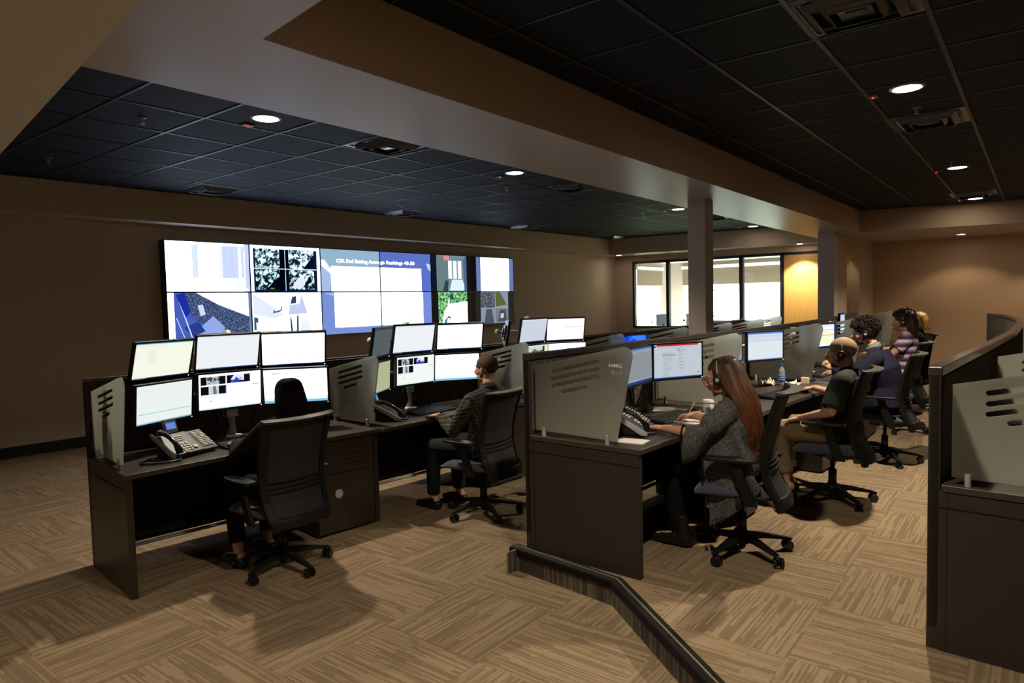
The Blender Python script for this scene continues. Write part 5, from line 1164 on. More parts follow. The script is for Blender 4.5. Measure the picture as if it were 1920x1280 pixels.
HAIRB = mat('near_black_hair', (.016, .010, .007), .75, noise=(1, .5, (170, 170, 9)), spec=.15)
HAIRA = ombre('auburn_hair', (.030, .016, .010), (.14, .052, .020))
HAIRD = mat('dark_brown_curls', (.018, .010, .007), .6, noise=(80, .4), spec=.3)
HAIRW = mat('wavy_brown_hair', (.055, .028, .015), .6, noise=(1, .5, (120, 120, 30)), spec=.3)
HAIRG = mat('golden_blonde_hair', (.42, .25, .08), .45, noise=(1, .4, (140, 140, 12)), spec=.4)
BUZZD = mat('short_brown_stubble', (.10, .056, .034), .8, noise=(600, .5)); BUZZL = mat('cropped_blond_grey_stubble', (.30, .21, .12), .8, noise=(500, .35))
BEARD = mat('dark_beard_stubble', (.060, .032, .020), .85, noise=(500, .4))
BLACKC = mat('black_cloth', (.006, .006, .007), .95, noise=(300, .2), spec=.2); JEANS = mat('dark_denim', (.006, .007, .011), .85, noise=(300, .25)); KHAKI = mat('khaki_cotton', (.23, .18, .095), .85, noise=(200, .15), bump=(30, .3))
POLO = mat('very_dark_green_polo_knit', (.012, .018, .013), .85, noise=(300, .2)); NAVY = mat('navy_sweater_knit', (.017, .016, .036), .95, noise=(260, .25), bump=(40, .2), spec=.2)
SHOEB = mat('black_shoe_leather', (.010, .010, .010), .4); SHOEBR = mat('dark_brown_shoe', (.035, .018, .012), .45)
def stripes(name, sc, thr, c1, c2, axis=2, soft=.0, c3=None):
    m = bpy.data.materials.new(name); m.use_nodes = True; nt = m.node_tree; N = nt.nodes; L = nt.links; b = N['Principled BSDF']; b.inputs['Roughness'].default_value = .9
    tc = N.new('ShaderNodeTexCoord'); sp = N.new('ShaderNodeSeparateXYZ'); L.new(tc.outputs['Object'], sp.inputs[0])
    def M(op, a, c=None):
        n = N.new('ShaderNodeMath'); n.operation = op
        for i, v in enumerate((a, c)):
            if v is None: continue
            if isinstance(v, (int, float)): n.inputs[i].default_value = v
            else: L.new(v, n.inputs[i])
        return n.outputs[0]
    f = M('FRACT', M('MULTIPLY', sp.outputs[axis], sc)); r = N.new('ShaderNodeValToRGB'); r.color_ramp.interpolation = 'CONSTANT'; r.color_ramp.elements[0].color = (*c1, 1); r.color_ramp.elements[1].position = thr; r.color_ramp.elements[1].color = (*c2, 1)
    if c3: e = r.color_ramp.elements.new(.78); e.color = (*c3, 1)
    L.new(f, r.inputs[0]); L.new(r.outputs[0], b.inputs['Base Color']); return m
def plaid():
    m = bpy.data.materials.new('dark_windowpane_plaid'); m.use_nodes = True; nt = m.node_tree; N = nt.nodes; L = nt.links; b = N['Principled BSDF']; b.inputs['Roughness'].default_value = .9
    tc = N.new('ShaderNodeTexCoord'); mp = N.new('ShaderNodeMapping'); mp.inputs['Rotation'].default_value = (.15, .12, .5); L.new(tc.outputs['Object'], mp.inputs[0]); sp = N.new('ShaderNodeSeparateXYZ'); L.new(mp.outputs[0], sp.inputs[0])
    def M(op, a, c=None):
        n = N.new('ShaderNodeMath'); n.operation = op
        for i, v in enumerate((a, c)):
            if v is None: continue
            if isinstance(v, (int, float)): n.inputs[i].default_value = v
            else: L.new(v, n.inputs[i])
        return n.outputs[0]
    def ln(o, s, w): return M('LESS_THAN', M('FRACT', M('MULTIPLY', o, s)), w)
    x = M('ADD', sp.outputs[0], sp.outputs[1]); g = M('MAXIMUM', ln(x, 27, .13), ln(sp.outputs[2], 34, .13)); g2 = M('MAXIMUM', ln(M('SUBTRACT', sp.outputs[0], sp.outputs[1]), 6, .0), 0)
    r = N.new('ShaderNodeMixRGB'); r.inputs[1].default_value = (.016, .014, .014, 1); r.inputs[2].default_value = (.19, .165, .14, 1); L.new(g, r.inputs[0]); L.new(r.outputs[0], b.inputs['Base Color']); return m
PLAID = plaid(); STRIPE = stripes('purple_white_striped_knit', 11.5, .38, (.62, .55, .60), (.06, .03, .10), 2, 0, (.22, .13, .30))
MARL = mat('grey_marl_knit', (.085, .085, .088), .95, noise=(1, .75, (80, 80, 230)), bump=(120, .5))
def hair_long(m, path, hw, th_, nstr=60, seed=3, cap=(.080, .098, .088), capo=(0, -.018, .040), lift=.0, name='long_hair', jit=.012, front=.03):
    """path: points in head coordinates from crown down the back"""
    def f(t, J, R):
        c = Vector(J['head']); r = random.Random(seed); P = [c+R @ Vector(p) if i < 3 else c+Vector(p) for i, p in enumerate(path)]
        mb = MB(); mb.ell(c+R @ Vector(capo), cap, R=R, n=20)
        vs = []; fs = []; n = 18
        for i, p in enumerate(P):
            tdir = (P[min(i+1, len(P)-1)]-P[max(i-1, 0)]).normalized(); a = R @ Vector((1, 0, 0)); a = (a-tdir*a.dot(tdir)).normalized(); b = tdir.cross(a)
            for k in range(n):
                q = 2*math.pi*k/n; vs.append(p+a*math.cos(q)*hw[i]+b*math.sin(q)*th_[i])
        for i in range(len(P)-1):
            for k in range(n): fs.append((i*n+k, i*n+(k+1) % n, (i+1)*n+(k+1) % n, (i+1)*n+k))
        fs += [tuple(range(n))[::-1], tuple((len(P)-1)*n+k for k in range(n))]; mb.add(vs, fs)
        # clear the face: cut everything in front of the hairline
        o = remesh(mb, name, m, t, .006, 5)
        inv = R.transposed(); b_ = bmesh.new(); b_.from_mesh(o.data); dl = []
        for v in b_.verts:
            q = inv @ (v.co-c)
            if q.y > front+max(0, .0) and q.z < .062 and abs(q.x) < .078: dl.append(v)
            elif q.y > .06 and q.z < .05: dl.append(v)
        bmesh.ops.delete(b_, geom=dl, context='VERTS'); b_.to_mesh(o.data); b_.free()
        mb = MB(); paths = []; made = 0
        while made < nstr:
            ph = r.uniform(0, 6.283)
            if math.sin(ph) < -.30: continue
            made += 1; y0 = r.uniform(-.075, .045); pp = []
            for th in (.12, .45, .8, 1.15, 1.45):
                q = Vector((cap[0]*math.sin(th)*math.cos(ph), -cap[1]*math.sin(th)*math.sin(ph), cap[2]*math.cos(th)))*1.025
                pp.append(c+R @ (Vector(capo)+q+Vector((0, y0*(1-th/1.45)**1.2, -.012*(abs(y0)/.07)**2*(1-th/1.45)))))
            for i in range(3, len(P)):
                tdir = (P[min(i+1, len(P)-1)]-P[max(i-1, 0)]).normalized(); a = R @ Vector((1, 0, 0)); a = (a-tdir*a.dot(tdir)).normalized(); b = tdir.cross(a)
                ph2 = ph+.16*math.sin(i*1.9+made)*(i-2)*.5; pp.append(P[i]+a*math.cos(ph2)*(hw[i]+.002)+b*math.sin(ph2)*(th_[i]+.002)+Vector((r.gauss(0, 1), r.gauss(0, 1), r.gauss(0, 1)))*jit*.25*(i/len(P)))
            e = pp[-1]+(pp[-1]-pp[-2]).normalized()*r.uniform(.0, .08)+Vector((r.gauss(0, jit), r.gauss(0, jit), 0)); pp.append(e)
            for _ in range(2):
                sm = []
                for i in range(len(pp)-1): sm += [pp[i]*.75+pp[i+1]*.25, pp[i]*.25+pp[i+1]*.75]
                pp = sm
            paths.append(pp)
        strands(mb, paths, .0028); mb.build('hair_strands', m, o)
    return f
def curls(m, n=330, rad=.052, seed=5, name='curly_hair', size=(.010, .018), low=-.05):
    def f(t, J, R):
        c = Vector(J['head']); r = random.Random(seed)
        mb = MB(); mb.ell(c+R @ Vector((0, -.022, .045)), (.085, .102, .090), R=R, n=18); mb.ell(c+R @ Vector((0, -.055, -.02)), (.078, .062, .06), R=R, n=14)
        k = 0
        while k < n:
            v = Vector((r.gauss(0, 1), r.gauss(0, 1), r.gauss(0, 1))).normalized()
            if v.z < -.55 or (v.y > .35 and v.z < .25): continue
            k += 1; p = Vector((v.x*.088, v.y*.104-.022, v.z*.096+.040)); R2 = Euler((r.uniform(0, 6), r.uniform(0, 6), r.uniform(0, 6))).to_matrix(); q = r.uniform(*size)
            q0 = c+R @ (p+v*r.uniform(.0, rad*.45)); mb.tube([q0+R2 @ Vector((q*math.cos(a), q*math.sin(a), a*.0022)) for a in [i*.8 for i in range(10)]], [.0045]*10, 5)
        mb.build(name, m, t)
    return f
def watch(t, J, R):
    w = Vector(J['wrL']); d = (w-Vector(J['elL'])).normalized(); p = w-d*.03; mb = MB(); mb.tube([p-d*.011, p+d*.011], [.0365, .0365], 24); wt = mb.build('watch_strap', BLACKP, t)
    n = Vector((0, 0, 1)); n = (n-d*n.dot(d)).normalized(); x = d.cross(n); Rm = Matrix((x, d, n)).transposed(); mb = MB(); mb.box(p+n*.038, (.034, .038, .010), R=Rm); mb.build('watch_case', BLACKG, wt, bevel=.003)
def glasses(t, J, R):
    c = Vector(J['head']); P = lambda x, y, z: c+R @ Vector((x, y, z)); mb = MB()
    for sx in (-1, 1):
        mb.tube([P(sx*.033+.023*math.cos(a), .104, .004+.017*math.sin(a)) for a in [2*math.pi*k/16 for k in range(17)]], .0022, 6); mb.tube([P(sx*.056, .102, .010), P(sx*.078, .06, .012), P(sx*.082, -.005, .008), P(sx*.080, -.02, -.008)], .0022, 6)
    mb.tube([P(-.011, .106, .007), P(.011, .106, .007)], .0022, 6); mb.build('glasses', BLACKP, t)
def beard(m):
    def f(t, J, R):
        c = Vector(J['head']); mb = MB()
        mb.ell(c+R @ Vector((0, .040, -.078)), (.047, .044, .030), R=R, n=16); mb.tube([c+R @ Vector((-.064, .002, -.035)), c+R @ Vector((-.052, .030, -.072)), c+R @ Vector((0, .062, -.094)), c+R @ Vector((.052, .030, -.072)), c+R @ Vector((.064, .002, -.035))], [.008, .012, .014, .012, .008], 10)
        remesh(mb, 'beard', m, t, .005, 3)
    return f
def shawl(t, J, R):
    """wide open cardigan: flared sleeves and long front and back panels over the chair sides"""
    g = .016; mb = MB(); P = Vector(J['pelvis'])
    torso(mb, P, J['waist'], J['chest'], (J['shL'], J['shR']), J['neck'], w=1.06, d=1.10, g=g)
    mb.limb([Vector(J['neck'])+Vector((0, -.01, -.03)), Vector(J['neck'])+Vector((0, .0, .01))], [.080, .066])
    for s in 'LR':
        hx = -1 if s == 'L' else 1; a, e, w = Vector(J['sh'+s]), Vector(J['el'+s]), Vector(J['wr'+s]); q = e.lerp(w, .45)
        mb.limb([a, a.lerp(e, .5)], [.072, .078])
        # flared sleeve drops below the arm
        vs = []; n = 18; rings = [(a.lerp(e, .25), .075, .075, 0), (e, .070, .105, .045), (q, .050, .125, .085)]
        for c, rx, rz, dz in rings:
            for k in range(n): al = 2*math.pi*k/n; vs.append(c+Vector((rx*math.cos(al), .35*rz*math.sin(al)*-1*.3, rz*math.sin(al)-dz)))
        mb.add(vs, [(i*n+k, i*n+(k+1) % n, (i+1)*n+(k+1) % n, (i+1)*n+k) for i in range(2) for k in range(n)]+[tuple(range(n))[::-1], tuple(2*n+k for k in range(n))])
    # side panel hanging between the armrest and the seat on the near side, with ragged hem
    for hx, zb in ((-1, .20), (1, .34)):
        vs = []; fs = []; nn = 10; m_ = 8
        for i in range(m_+1):
            f = i/m_; z = .86-(.86-zb)*f; 
            for k in range(nn+1):
                u = k/nn; y = (-.17+.15*max(0, 1-2.5*f))+(.33-.02*f-.20*max(0, 1-2.5*f))*u+.02*math.sin(f*5); x = hx*(.165+.06*min(1, f*2.2)+.012*math.sin(u*11+f*2)); zz = z+(.26*(1-u)**1.3 if f > .5 else 0)*(f-.5)*2
                vs.append((x, y, zz))
        W = nn+1; o = len(vs); vs += [(x-hx*.022, y, z) for x, y, z in vs]
        for i in range(m_):
            for k in range(nn): a, b, c, d = i*W+k, i*W+k+1, (i+1)*W+k+1, (i+1)*W+k; fs += [(a, b, c, d), (o+d, o+c, o+b, o+a)]
        rim = [k for k in range(nn)]+[i*W+nn for i in range(m_)]+[m_*W+nn-k for k in range(nn)]+[(m_-i)*W for i in range(m_)]
        for k in range(len(rim)): a, b = rim[k], rim[(k+1) % len(rim)]; fs.append((a, o+a, o+b, b))
        mb.add(vs, fs)
    o = remesh(mb, 'marl_cardigan', MARL, t, .0075, 4)
    for s in 'LR':
        mb = MB(); e, w = Vector(J['el'+s]), Vector(J['wr'+s]); q = e.lerp(w, .46); n = 20
        mb.tube([q+Vector((.052*math.cos(2*math.pi*k/n), 0, .127*math.sin(2*math.pi*k/n)-.085)) for k in range(n+1)], .006, 6); mb.build('sleeve_trim', BLACKC, o)
    mb = MB(); pts = [(-.232, .165, .72), (-.238, .160, .50), (-.235, .145, .32), (-.235, .14, .20)]; mb.tube(pts, .006, 6); mb.build('dark_trim', BLACKC, o)
    mb = MB(); r = random.Random(4)
    for k in range(16):
        u = k/15; y = -.14+.28*u; z = .215+.235*(1-u)**1.3; mb.tube([(-.222, y, z+.01), (-.222+r.uniform(-.01, .01), y+r.uniform(-.008, .008), z-.06)], .003, 5)
    mb.build('fringe', BLACKC, o)
# woman with straight dark hair, back to the camera
U = (0, 0, 1)
J1 = dict(head=(.165, .115, 1.118), neck=(.14, .07, .985), pelvis=(.02, .01, .565), waist=(.045, .03, .70), chest=(.09, .05, .84), shL=(-.065, .05, .925), shR=(.285, .03, .925), elL=(-.20, .15, .775), wrL=(-.07, .40, .80), elR=(.35, .17, .76), wrR=(.25, .42, .80),
          handL=((.25, 1, -.08), U, dict(curl=.4)), handR=((-.15, 1, -.08), U, dict(curl=.4)), knL=(-.12, .40, .53), knR=(.15, .40, .53), anL=(-.17, .25, .10), anR=(.10, .34, .10), w=.86, d=.86)
person('person with straight dark hair in black, back to the camera at the first desk', HUB['L1'], 0, J1, SKIN_A,
       [cloth_top(BLACKC, .010, 1.92, 'black_top'), trousers(BLACKC, .010, .86), shoes(SHOEB),
        hair_long(HAIRB, [(0, -.015, .115), (0, -.025, .06), (0, -.035, .0), (0, -.045, -.06), (0, -.05, -.12), (0, -.055, -.175)], [.050, .095, .106, .113, .110, .092], [.050, .096, .092, .078, .064, .044], 190, 3, cap=(.090, .104, .092), name='straight_hair', jit=.006)], headR=Rq(-2, -6))
# man in the plaid shirt
J2 = dict(head=(.125, .045, 1.185), neck=(.075, -.03, 1.02), pelvis=(.03, .0, .565), waist=(.035, -.02, .70), chest=(.05, -.03, .86), shL=(-.155, -.03, .955), shR=(.27, -.07, .945), elL=(-.185, .15, .705), wrL=(-.09, .385, .80), elR=(.35, .12, .72), wrR=(.27, .38, .80),
          handL=((.10, 1, -.12), (0, .05, 1), dict(curl=.45)), handR=((-.1, 1, -.1), U, dict(curl=.4)), knL=(-.15, .42, .54), knR=(.15, .42, .54), anL=(-.14, .44, .10), anR=(.12, .38, .10))
person('person with cropped dark hair in a dark plaid shirt, hand on the desk', HUB['L2'], 0, J2, SKIN_A,
       [cloth_top(PLAID, .014, 1.86, 'plaid_shirt', collar=PLAID), trousers(JEANS, .012, .93), shoes(SHOEB), buzz(BUZZD, .006, .050, -.065, 'short_hair'), beard(BEARD), watch], headR=Rq(6, -3))
# woman with long auburn hair, writing
J3 = dict(head=(0, .125, 1.092), neck=(0, .05, .955), pelvis=(0, .0, .56), waist=(0, .02, .68), chest=(0, .035, .81), shL=(-.17, .03, .895), shR=(.17, .05, .895), elL=(-.255, .17, .765), wrL=(-.25, .385, .782), elR=(.25, .20, .765), wrR=(.205, .395, .80),
          handL=((.05, 1, .02), (0, -.03, 1), dict(curl=.12, spread=.22, s=1.0)), handR=((-.35, .8, -.1), (.3, .1, .9), dict(curl=.95, s=1.0, thumb=1.2)), knL=(-.12, .44, .52), knR=(.12, .44, .53), anL=(-.12, .36, .10), anR=(.10, .27, .10), w=.92, d=.92, hg=.016)
person('person with long auburn hair, glasses and headset in a grey cardigan, writing', HUB['M1'], 0, J3, SKIN_B,
       [shawl, trousers(BLACKC, .010, .95), shoes(SHOEB, 'boot', .10), glasses, headset(-1, False), 
        hair_long(HAIRA, [(0, -.02, .112), (0, -.04, .06), (0, -.07, .0), (-.01, -.135, -.10), (-.01, -.175, -.20), (0, -.205, -.32), (0, -.205, -.45)], [.045, .086, .100, .132, .148, .132, .090], [.050, .090, .084, .072, .056, .042, .026], 260, 8, jit=.030)], headR=Rq(4, -14))
# bald man
J4 = dict(head=(0, -.060, 1.150), neck=(0, -.115, 1.01), pelvis=(0, -.02, .57), waist=(0, -.055, .70), chest=(0, -.09, .85), shL=(-.19, -.105, .95), shR=(.20, -.09, .95), elL=(-.275, -.05, .735), wrL=(-.215, .175, .665), elR=(.40, .05, .775), wrR=(.555, .27, .80),
          handL=((.10, .9, -.28), (.05, .3, .95), dict(curl=.45)), handR=((.42, .85, -.10), U, dict(curl=.5)), knL=(-.17, .37, .555), knR=(.12, .39, .55), anL=(-.165, .30, .14), anR=(.11, .36, .11), hg=.004)
person('person with shaved head and headset in a dark polo shirt and khaki trousers', HUB['M2'], 0, J4, SKIN_A,
       [cloth_top(POLO, .016, .88, 'polo_shirt', flare=.012, collar=BLACKC), trousers(KHAKI, .016, .80, cuff=True, loose=1.08), shoes(SHOEBR), buzz(BUZZL, .005, .050, -.07, 'cropped_hair'), beard(BEARD), headset(-1, True)], headR=Rq(8, -5))
# curly haired man
J5 = dict(head=(0, .185, 1.225), neck=(0, .09, 1.07), pelvis=(0, .0, .57), waist=(0, -.01, .72), chest=(0, .02, .88), shL=(-.205, .05, .985), shR=(.205, .08, .985), elL=(-.28, .24, .80), wrL=(-.16, .42, .885), elR=(.27, .28, .79), wrR=(.18, .46, .82),
          handL=((.2, .65, .45), (-.4, .2, .6), dict(curl=.7)), handR=((-.2, .9, .0), U, dict(curl=.5)), knL=(-.15, .42, .55), knR=(.15, .42, .55), anL=(-.14, .36, .11), anR=(.13, .3, .11), w=1.12, d=1.14, hg=.024)
person('person with dark curly hair and headset in a navy sweater, leaning forward', HUB['M3'], 0, J5, SKIN_A,
       [cloth_top(NAVY, .018, 1.9, 'navy_sweater', collar=mat('grey_collar', (.16, .20, .22), .8)), trousers(BLACKC, .014, .93), shoes(SHOEB), curls(HAIRD, 360), beard(BEARD), headset(-1, True)], headR=Rq(14, -12))
# woman in the striped top
J6 = dict(head=(0, -.02, 1.270), neck=(0, -.07, 1.13), pelvis=(0, -.0, .60), waist=(0, -.04, .76), chest=(0, -.07, .94), shL=(-.165, -.08, 1.06), shR=(.165, -.06, 1.06), elL=(-.25, .06, .90), wrL=(-.16, .27, .90), elR=(.25, .1, .88), wrR=(.15, .30, .88),
          handL=((.2, .9, .1), U, dict(curl=.6)), handR=((-.2, .9, 0), U, dict(curl=.5)), knL=(-.14, .40, .56), knR=(.14, .40, .56), anL=(-.12, .36, .11), anR=(.12, .3, .11), w=.95, d=1.0, hg=.022)
person('person with wavy brown hair in a purple and white striped short sleeved top', HUB['M4'], 0, J6, SKIN_B,
       [cloth_top(STRIPE, .014, .62, 'striped_top', flare=.010), trousers(BLACKC, .012, .93), shoes(SHOEB), hair_long(HAIRW, [(0, -.04, .09), (0, -.08, .06), (0, -.09, .0), (0, -.10, -.08), (0, -.11, -.15)], [.062, .090, .102, .112, .095], [.048, .066, .072, .062, .040], 90, 6, name='wavy_hair', jit=.02, front=.035), curls(HAIRW, 120, .05, 9, 'loose_curls', (.008, .014)), headset(-1, True)], headR=Rq(6, -8))
J7 = dict(J6); J7.update(head=(0, -.03, 1.22), neck=(0, -.07, 1.08), chest=(0, -.10, .92), shL=(-.165, -.08, 1.01), shR=(.165, -.06, 1.01), elL=(-.24, .06, .86), elR=(.24, .06, .86), wrL=(-.16, .27, .85), wrR=(.16, .27, .85), pelvis=(0, -.05, .59), waist=(0, -.09, .75))
person('person with blonde hair mostly hidden behind the woman in the striped top', (10.35, 1.33, ZF), 0, J7, SKIN_A,
       [cloth_top(BLACKC, .014, 1.8, 'dark_top'), trousers(BLACKC, .012, .93), shoes(SHOEB), hair_long(HAIRG, [(0, -.04, .09), (0, -.08, .06), (0, -.09, .0), (0, -.10, -.08)], [.062, .088, .095, .09], [.048, .064, .066, .05], 50, 7, name='blonde_hair')], headR=Rq(6, -8))
# ---------------------------------------------------------------- things on the desks
CREAM = mat('cream_keycap', (.50, .47, .42), .5); LCD = emit((110, 150, 225), .85); KEYB = mat('black_keycap', (.016, .016, .017), .45)
def phone(name, label, loc, rz, side_keys=True, cord=None):
    t = thing(name, label, 'telephone', loc, math.radians(rz), group='black multi line desk telephones')
    # wedge: front low, back high
    W2 = .115; a = math.radians(32); Rm = Matrix.Rotation(a, 4, 'X')
    mb = MB(); mb.prism([(-.115, .008), (-.110, .030), (.085, .140), (.105, .132), (.02, .008)], 'x', -W2, W2); body = mb.build('phone_body', BLACKP, t, bevel=.006)
    mb = MB(); mb.prism([(-.125, .010), (-.128, .028), (.09, .155), (.118, .158), (.112, .135), (-.09, .008)], 'x', -W2-.012, -W2-.004); mb.build('silver_side_plate', SILVER, t, bevel=.004)
    mb = MB(); mb.bb(-.09, .09, .02, .10, 0, .010); mb.prism([(.02, 0), (.10, 0), (.095, .10), (.07, .10)], 'x', -.08, -.06); mb.prism([(.02, 0), (.10, 0), (.095, .10), (.07, .10)], 'x', .06, .08); mb.build('foot', BLACKP, t)
    def F(x, v, h): # point on the sloping face, v 0..1 front to back
        y = -.110+.195*v; z = .030+.110*v; return Vector((x, y, z))+Vector((0, -math.sin(math.radians(29.4)), math.cos(math.radians(29.4))))*h
    def pad(mb, x0, x1, v0, v1, h, mi=0):
        A = [F(x0, v0, 0), F(x1, v0, 0), F(x1, v1, 0), F(x0, v1, 0)]; B = [F(x0, v0, h), F(x1, v0, h), F(x1, v1, h), F(x0, v1, h)]
        mb.add(A+B, [(3, 2, 1, 0), (4, 5, 6, 7), (0, 1, 5, 4), (1, 2, 6, 5), (2, 3, 7, 6), (3, 0, 4, 7)], mi=mi)
    mb = MB()
    for r_ in range(4):
        for c in range(3): pad(mb, -.025+.026*c, -.025+.026*c+.018, .10+.10*r_, .10+.10*r_+.06, .006)
    mb.build('number_key', CREAM, body)
    mb = MB(); q = F(.072, .20, .0); n = (F(0, 0, 1)-F(0, 0, 0)).normalized(); mb.tube([q, q+n*.008], [.018, .016], 20); mb.build('navigation_key', CREAM, body)
    mb = MB(); pad(mb, -.025, -.005, .02, .07, .006); mb.build('red_key', mat('red_key', (.45, .05, .03), .4) if 'red_key' not in bpy.data.materials else bpy.data.materials['red_key'], body)
    mb = MB()
    for r_ in range(3): pad(mb, -.03, .045, .60+.09*r_, .60+.09*r_+.035, .005)
    mb.build('line_key', CREAM, body)
    # raised display
    Md = Matrix.Translation((.02, .098, .150)) @ Matrix.Rotation(math.radians(-18), 4, 'X')
    mb = MB(); mb.bb(-.048, .048, -.010, .010, -.012, .088, M=Md); ds = mb.build('display_housing', GREY, t, bevel=.006)
    mb = MB(); mb.quad((-.036, -.0115, .016), (.036, -.0115, .016), (.036, -.0115, .066), (-.036, -.0115, .066), M=Md); mb.build('display', LCD, ds)
    mb = MB(); mb.quad((-.036, -.0118, .060), (.036, -.0118, .060), (.036, -.0118, .066), (-.036, -.0118, .066), M=Md); mb.build('display_header', emit((40, 90, 190), .8), ds)
    # handset on the left
    mb = MB(); pts = [F(-.088, v, h) for v, h in ((-.02, .014), (.06, .034), (.25, .050), (.5, .056), (.75, .050), (.95, .036), (1.03, .016))]
    mb.tube(pts, [.020, .023, .0155, .0145, .0155, .023, .020], 14, squash=[(1.15, .9)]*7); mb.build('handset', BLACKG, t)
    if side_keys:
        mb = MB(); mb.prism([(-.108, .008), (-.104, .026), (.085, .134), (.10, .126), (.02, .008)], 'x', W2+.004, W2+.115); ex = mb.build('key_module', BLACKP, t, bevel=.005)
        mb = MB()
        for r_ in range(10): pad(mb, W2+.016, W2+.055, .16+.08*r_, .16+.08*r_+.030, .005); pad(mb, W2+.062, W2+.101, .16+.08*r_, .16+.08*r_+.030, .005)
        mb.build('line_key', CREAM, ex)
    # coiled cord
    mb = MB(); P = cord or [(-.10, -.10, .02), (-.09, -.15, .008), (-.16, -.16, .008), (-.26, -.10, .008), (-.30, -.02, .008), (-.24, .04, .008), (-.16, .06, .008)]
    pts = []; 
    for i in range(len(P)-1):
        A, B = Vector(P[i]), Vector(P[i+1]); m = max(3, int((B-A).length/.012))
        for k in range(m):
            f = k/m; pts.append(A.lerp(B, f))
    sm = [pts[0]]+[(pts[i-1]+pts[i]*2+pts[i+1])/4 for i in range(1, len(pts)-1)]+[pts[-1]]
    for _ in range(4): sm = [sm[0]]+[(sm[i-1]+sm[i]+sm[i+1])/3 for i in range(1, len(sm)-1)]+[sm[-1]]
    mb.tube(sm, [.0065+.0018*(i % 2) for i in range(len(sm))], 8); mb.build('coiled_cord', BLACKP, t)
    return t
phone('desk_telephone', 'black desk telephone with blue display and rows of keys, left end of the first desk', (2.16, 4.545, .762), 12)
phone('desk_telephone', 'black desk telephone with silver side, left of the hand of the plaid shirt man', (3.86, 4.37, .762), 38, cord=[(-.09, -.11, .02), (-.06, -.15, .008), (.06, -.15, .008), (.14, -.12, .008), (.16, -.05, .008)])
phone('desk_telephone', 'black desk telephone behind the divider by the plaid shirt man', (5.62, 4.30, .762), 10)
phone('desk_telephone', 'black desk telephone with grey side beside the nearest frosted divider, under an outstretched hand', (3.80, 2.03, .892), 16, cord=[(-.09, -.11, .02), (-.04, -.145, .008), (.06, -.15, .008), (.15, -.13, .008), (.13, -.06, .008), (.06, -.02, .008)])
phone('desk_telephone', 'black desk telephone between the bald man and the curly haired man', (7.22, 1.93, .892), 10)
phone('desk_telephone', 'black desk telephone with blue display on the desk at the right edge', (4.50, -.08, .892), 8)
def keyboard(label, loc, rz, s=1.0):
    t = thing('keyboard', label, 'keyboard', loc, math.radians(rz), group='black computer keyboards')
    mb = MB(); mb.prism([(-.08, .0), (.08, .0), (.08, .026), (.06, .030), (-.08, .014)], 'x', -.225*s, .225*s); mb.build('keyboard_case', BLACKP, t, bevel=.004)
    mb = MB(); r = random.Random(2)
    for j in range(6):
        y = -.062+.0225*j; z = .0155+.0018*j*1.3; x = -.212
        while x < .20:
            w = .0165
            if j == 0 and -.12 < x < -.10: w = .105
            if (x > .052 and x < .058) or (.118 < x < .124): x += .010; continue
            mb.prism([(y, z), (y+.017, z+.0015), (y+.0155, z+.0075), (y+.0015, z+.006)], 'x', x*s, (x+w)*s); x += w+.0028
    mb.build('key', KEYB, t); [None for _ in ()]; kids(t)[-1]['kind'] = 'stuff'
    mb = MB(); mb.tube([(0, .08, .012), (.01, .13, .004), (-.04, .19, .004), (-.02, .26, .004)], .0028, 6); mb.build('cable', BLACKP, t)
    return t
keyboard('black keyboard on the first desk beside the telephone', (2.66, 4.50, .761), 0)
keyboard('black keyboard before the plaid shirt man', (4.36, 4.35, .761), -6)
keyboard('black keyboard between the hands of the auburn haired woman', (4.40, 2.03, .891), -4)
keyboard('black keyboard on the desk before the bald man', (5.86, 1.74, .891), -8)
keyboard('black keyboard before the curly haired man', (7.62, 1.82, .891), -4)
def mouse(label, loc, rz, col=None):
    t = thing('computer_mouse', label, 'mouse', loc, math.radians(rz), group='computer mice')
    mb = MB(); mb.ell((0, 0, .012), (.030, .052, .024), n=20); vs = [(x, y, max(0, z)) for x, y, z in mb.v]; mb.v = vs; mb.build('mouse_body', col or BLACKP, t)
    mb = MB(); mb.tube([(-.004, .028, .033), (.004, .028, .033)], .007, 10); mb.bb(-.0006, .0006, .0, .05, .030, .0335) if 0 else None; mb.build('wheel', GREY, t)
    return t
mouse('black mouse under the hand of the plaid shirt man', (4.085, 4.095, .761), 10)
mouse('black mouse on the pad beside the paper cup', (4.72, 1.98, .893), -10)
mouse('black mouse under the hand of the bald man', (6.215, 1.63, .893), -20)
o = MB(); o.bb(-.11, .11, -.09, .09, 0, .003); o = o.build('mouse_pad', BLACKM, bevel=.001); o.location = (4.70, 2.0, .890); tag(o, 'black mouse pad beside the paper cup', 'mouse pad')
o = MB(); o.bb(-.11, .11, -.09, .09, 0, .003); o = o.build('mouse_pad', BLACKM, bevel=.001); o.location = (6.2, 1.66, .890); tag(o, 'black mouse pad under the hand of the bald man', 'mouse pad')
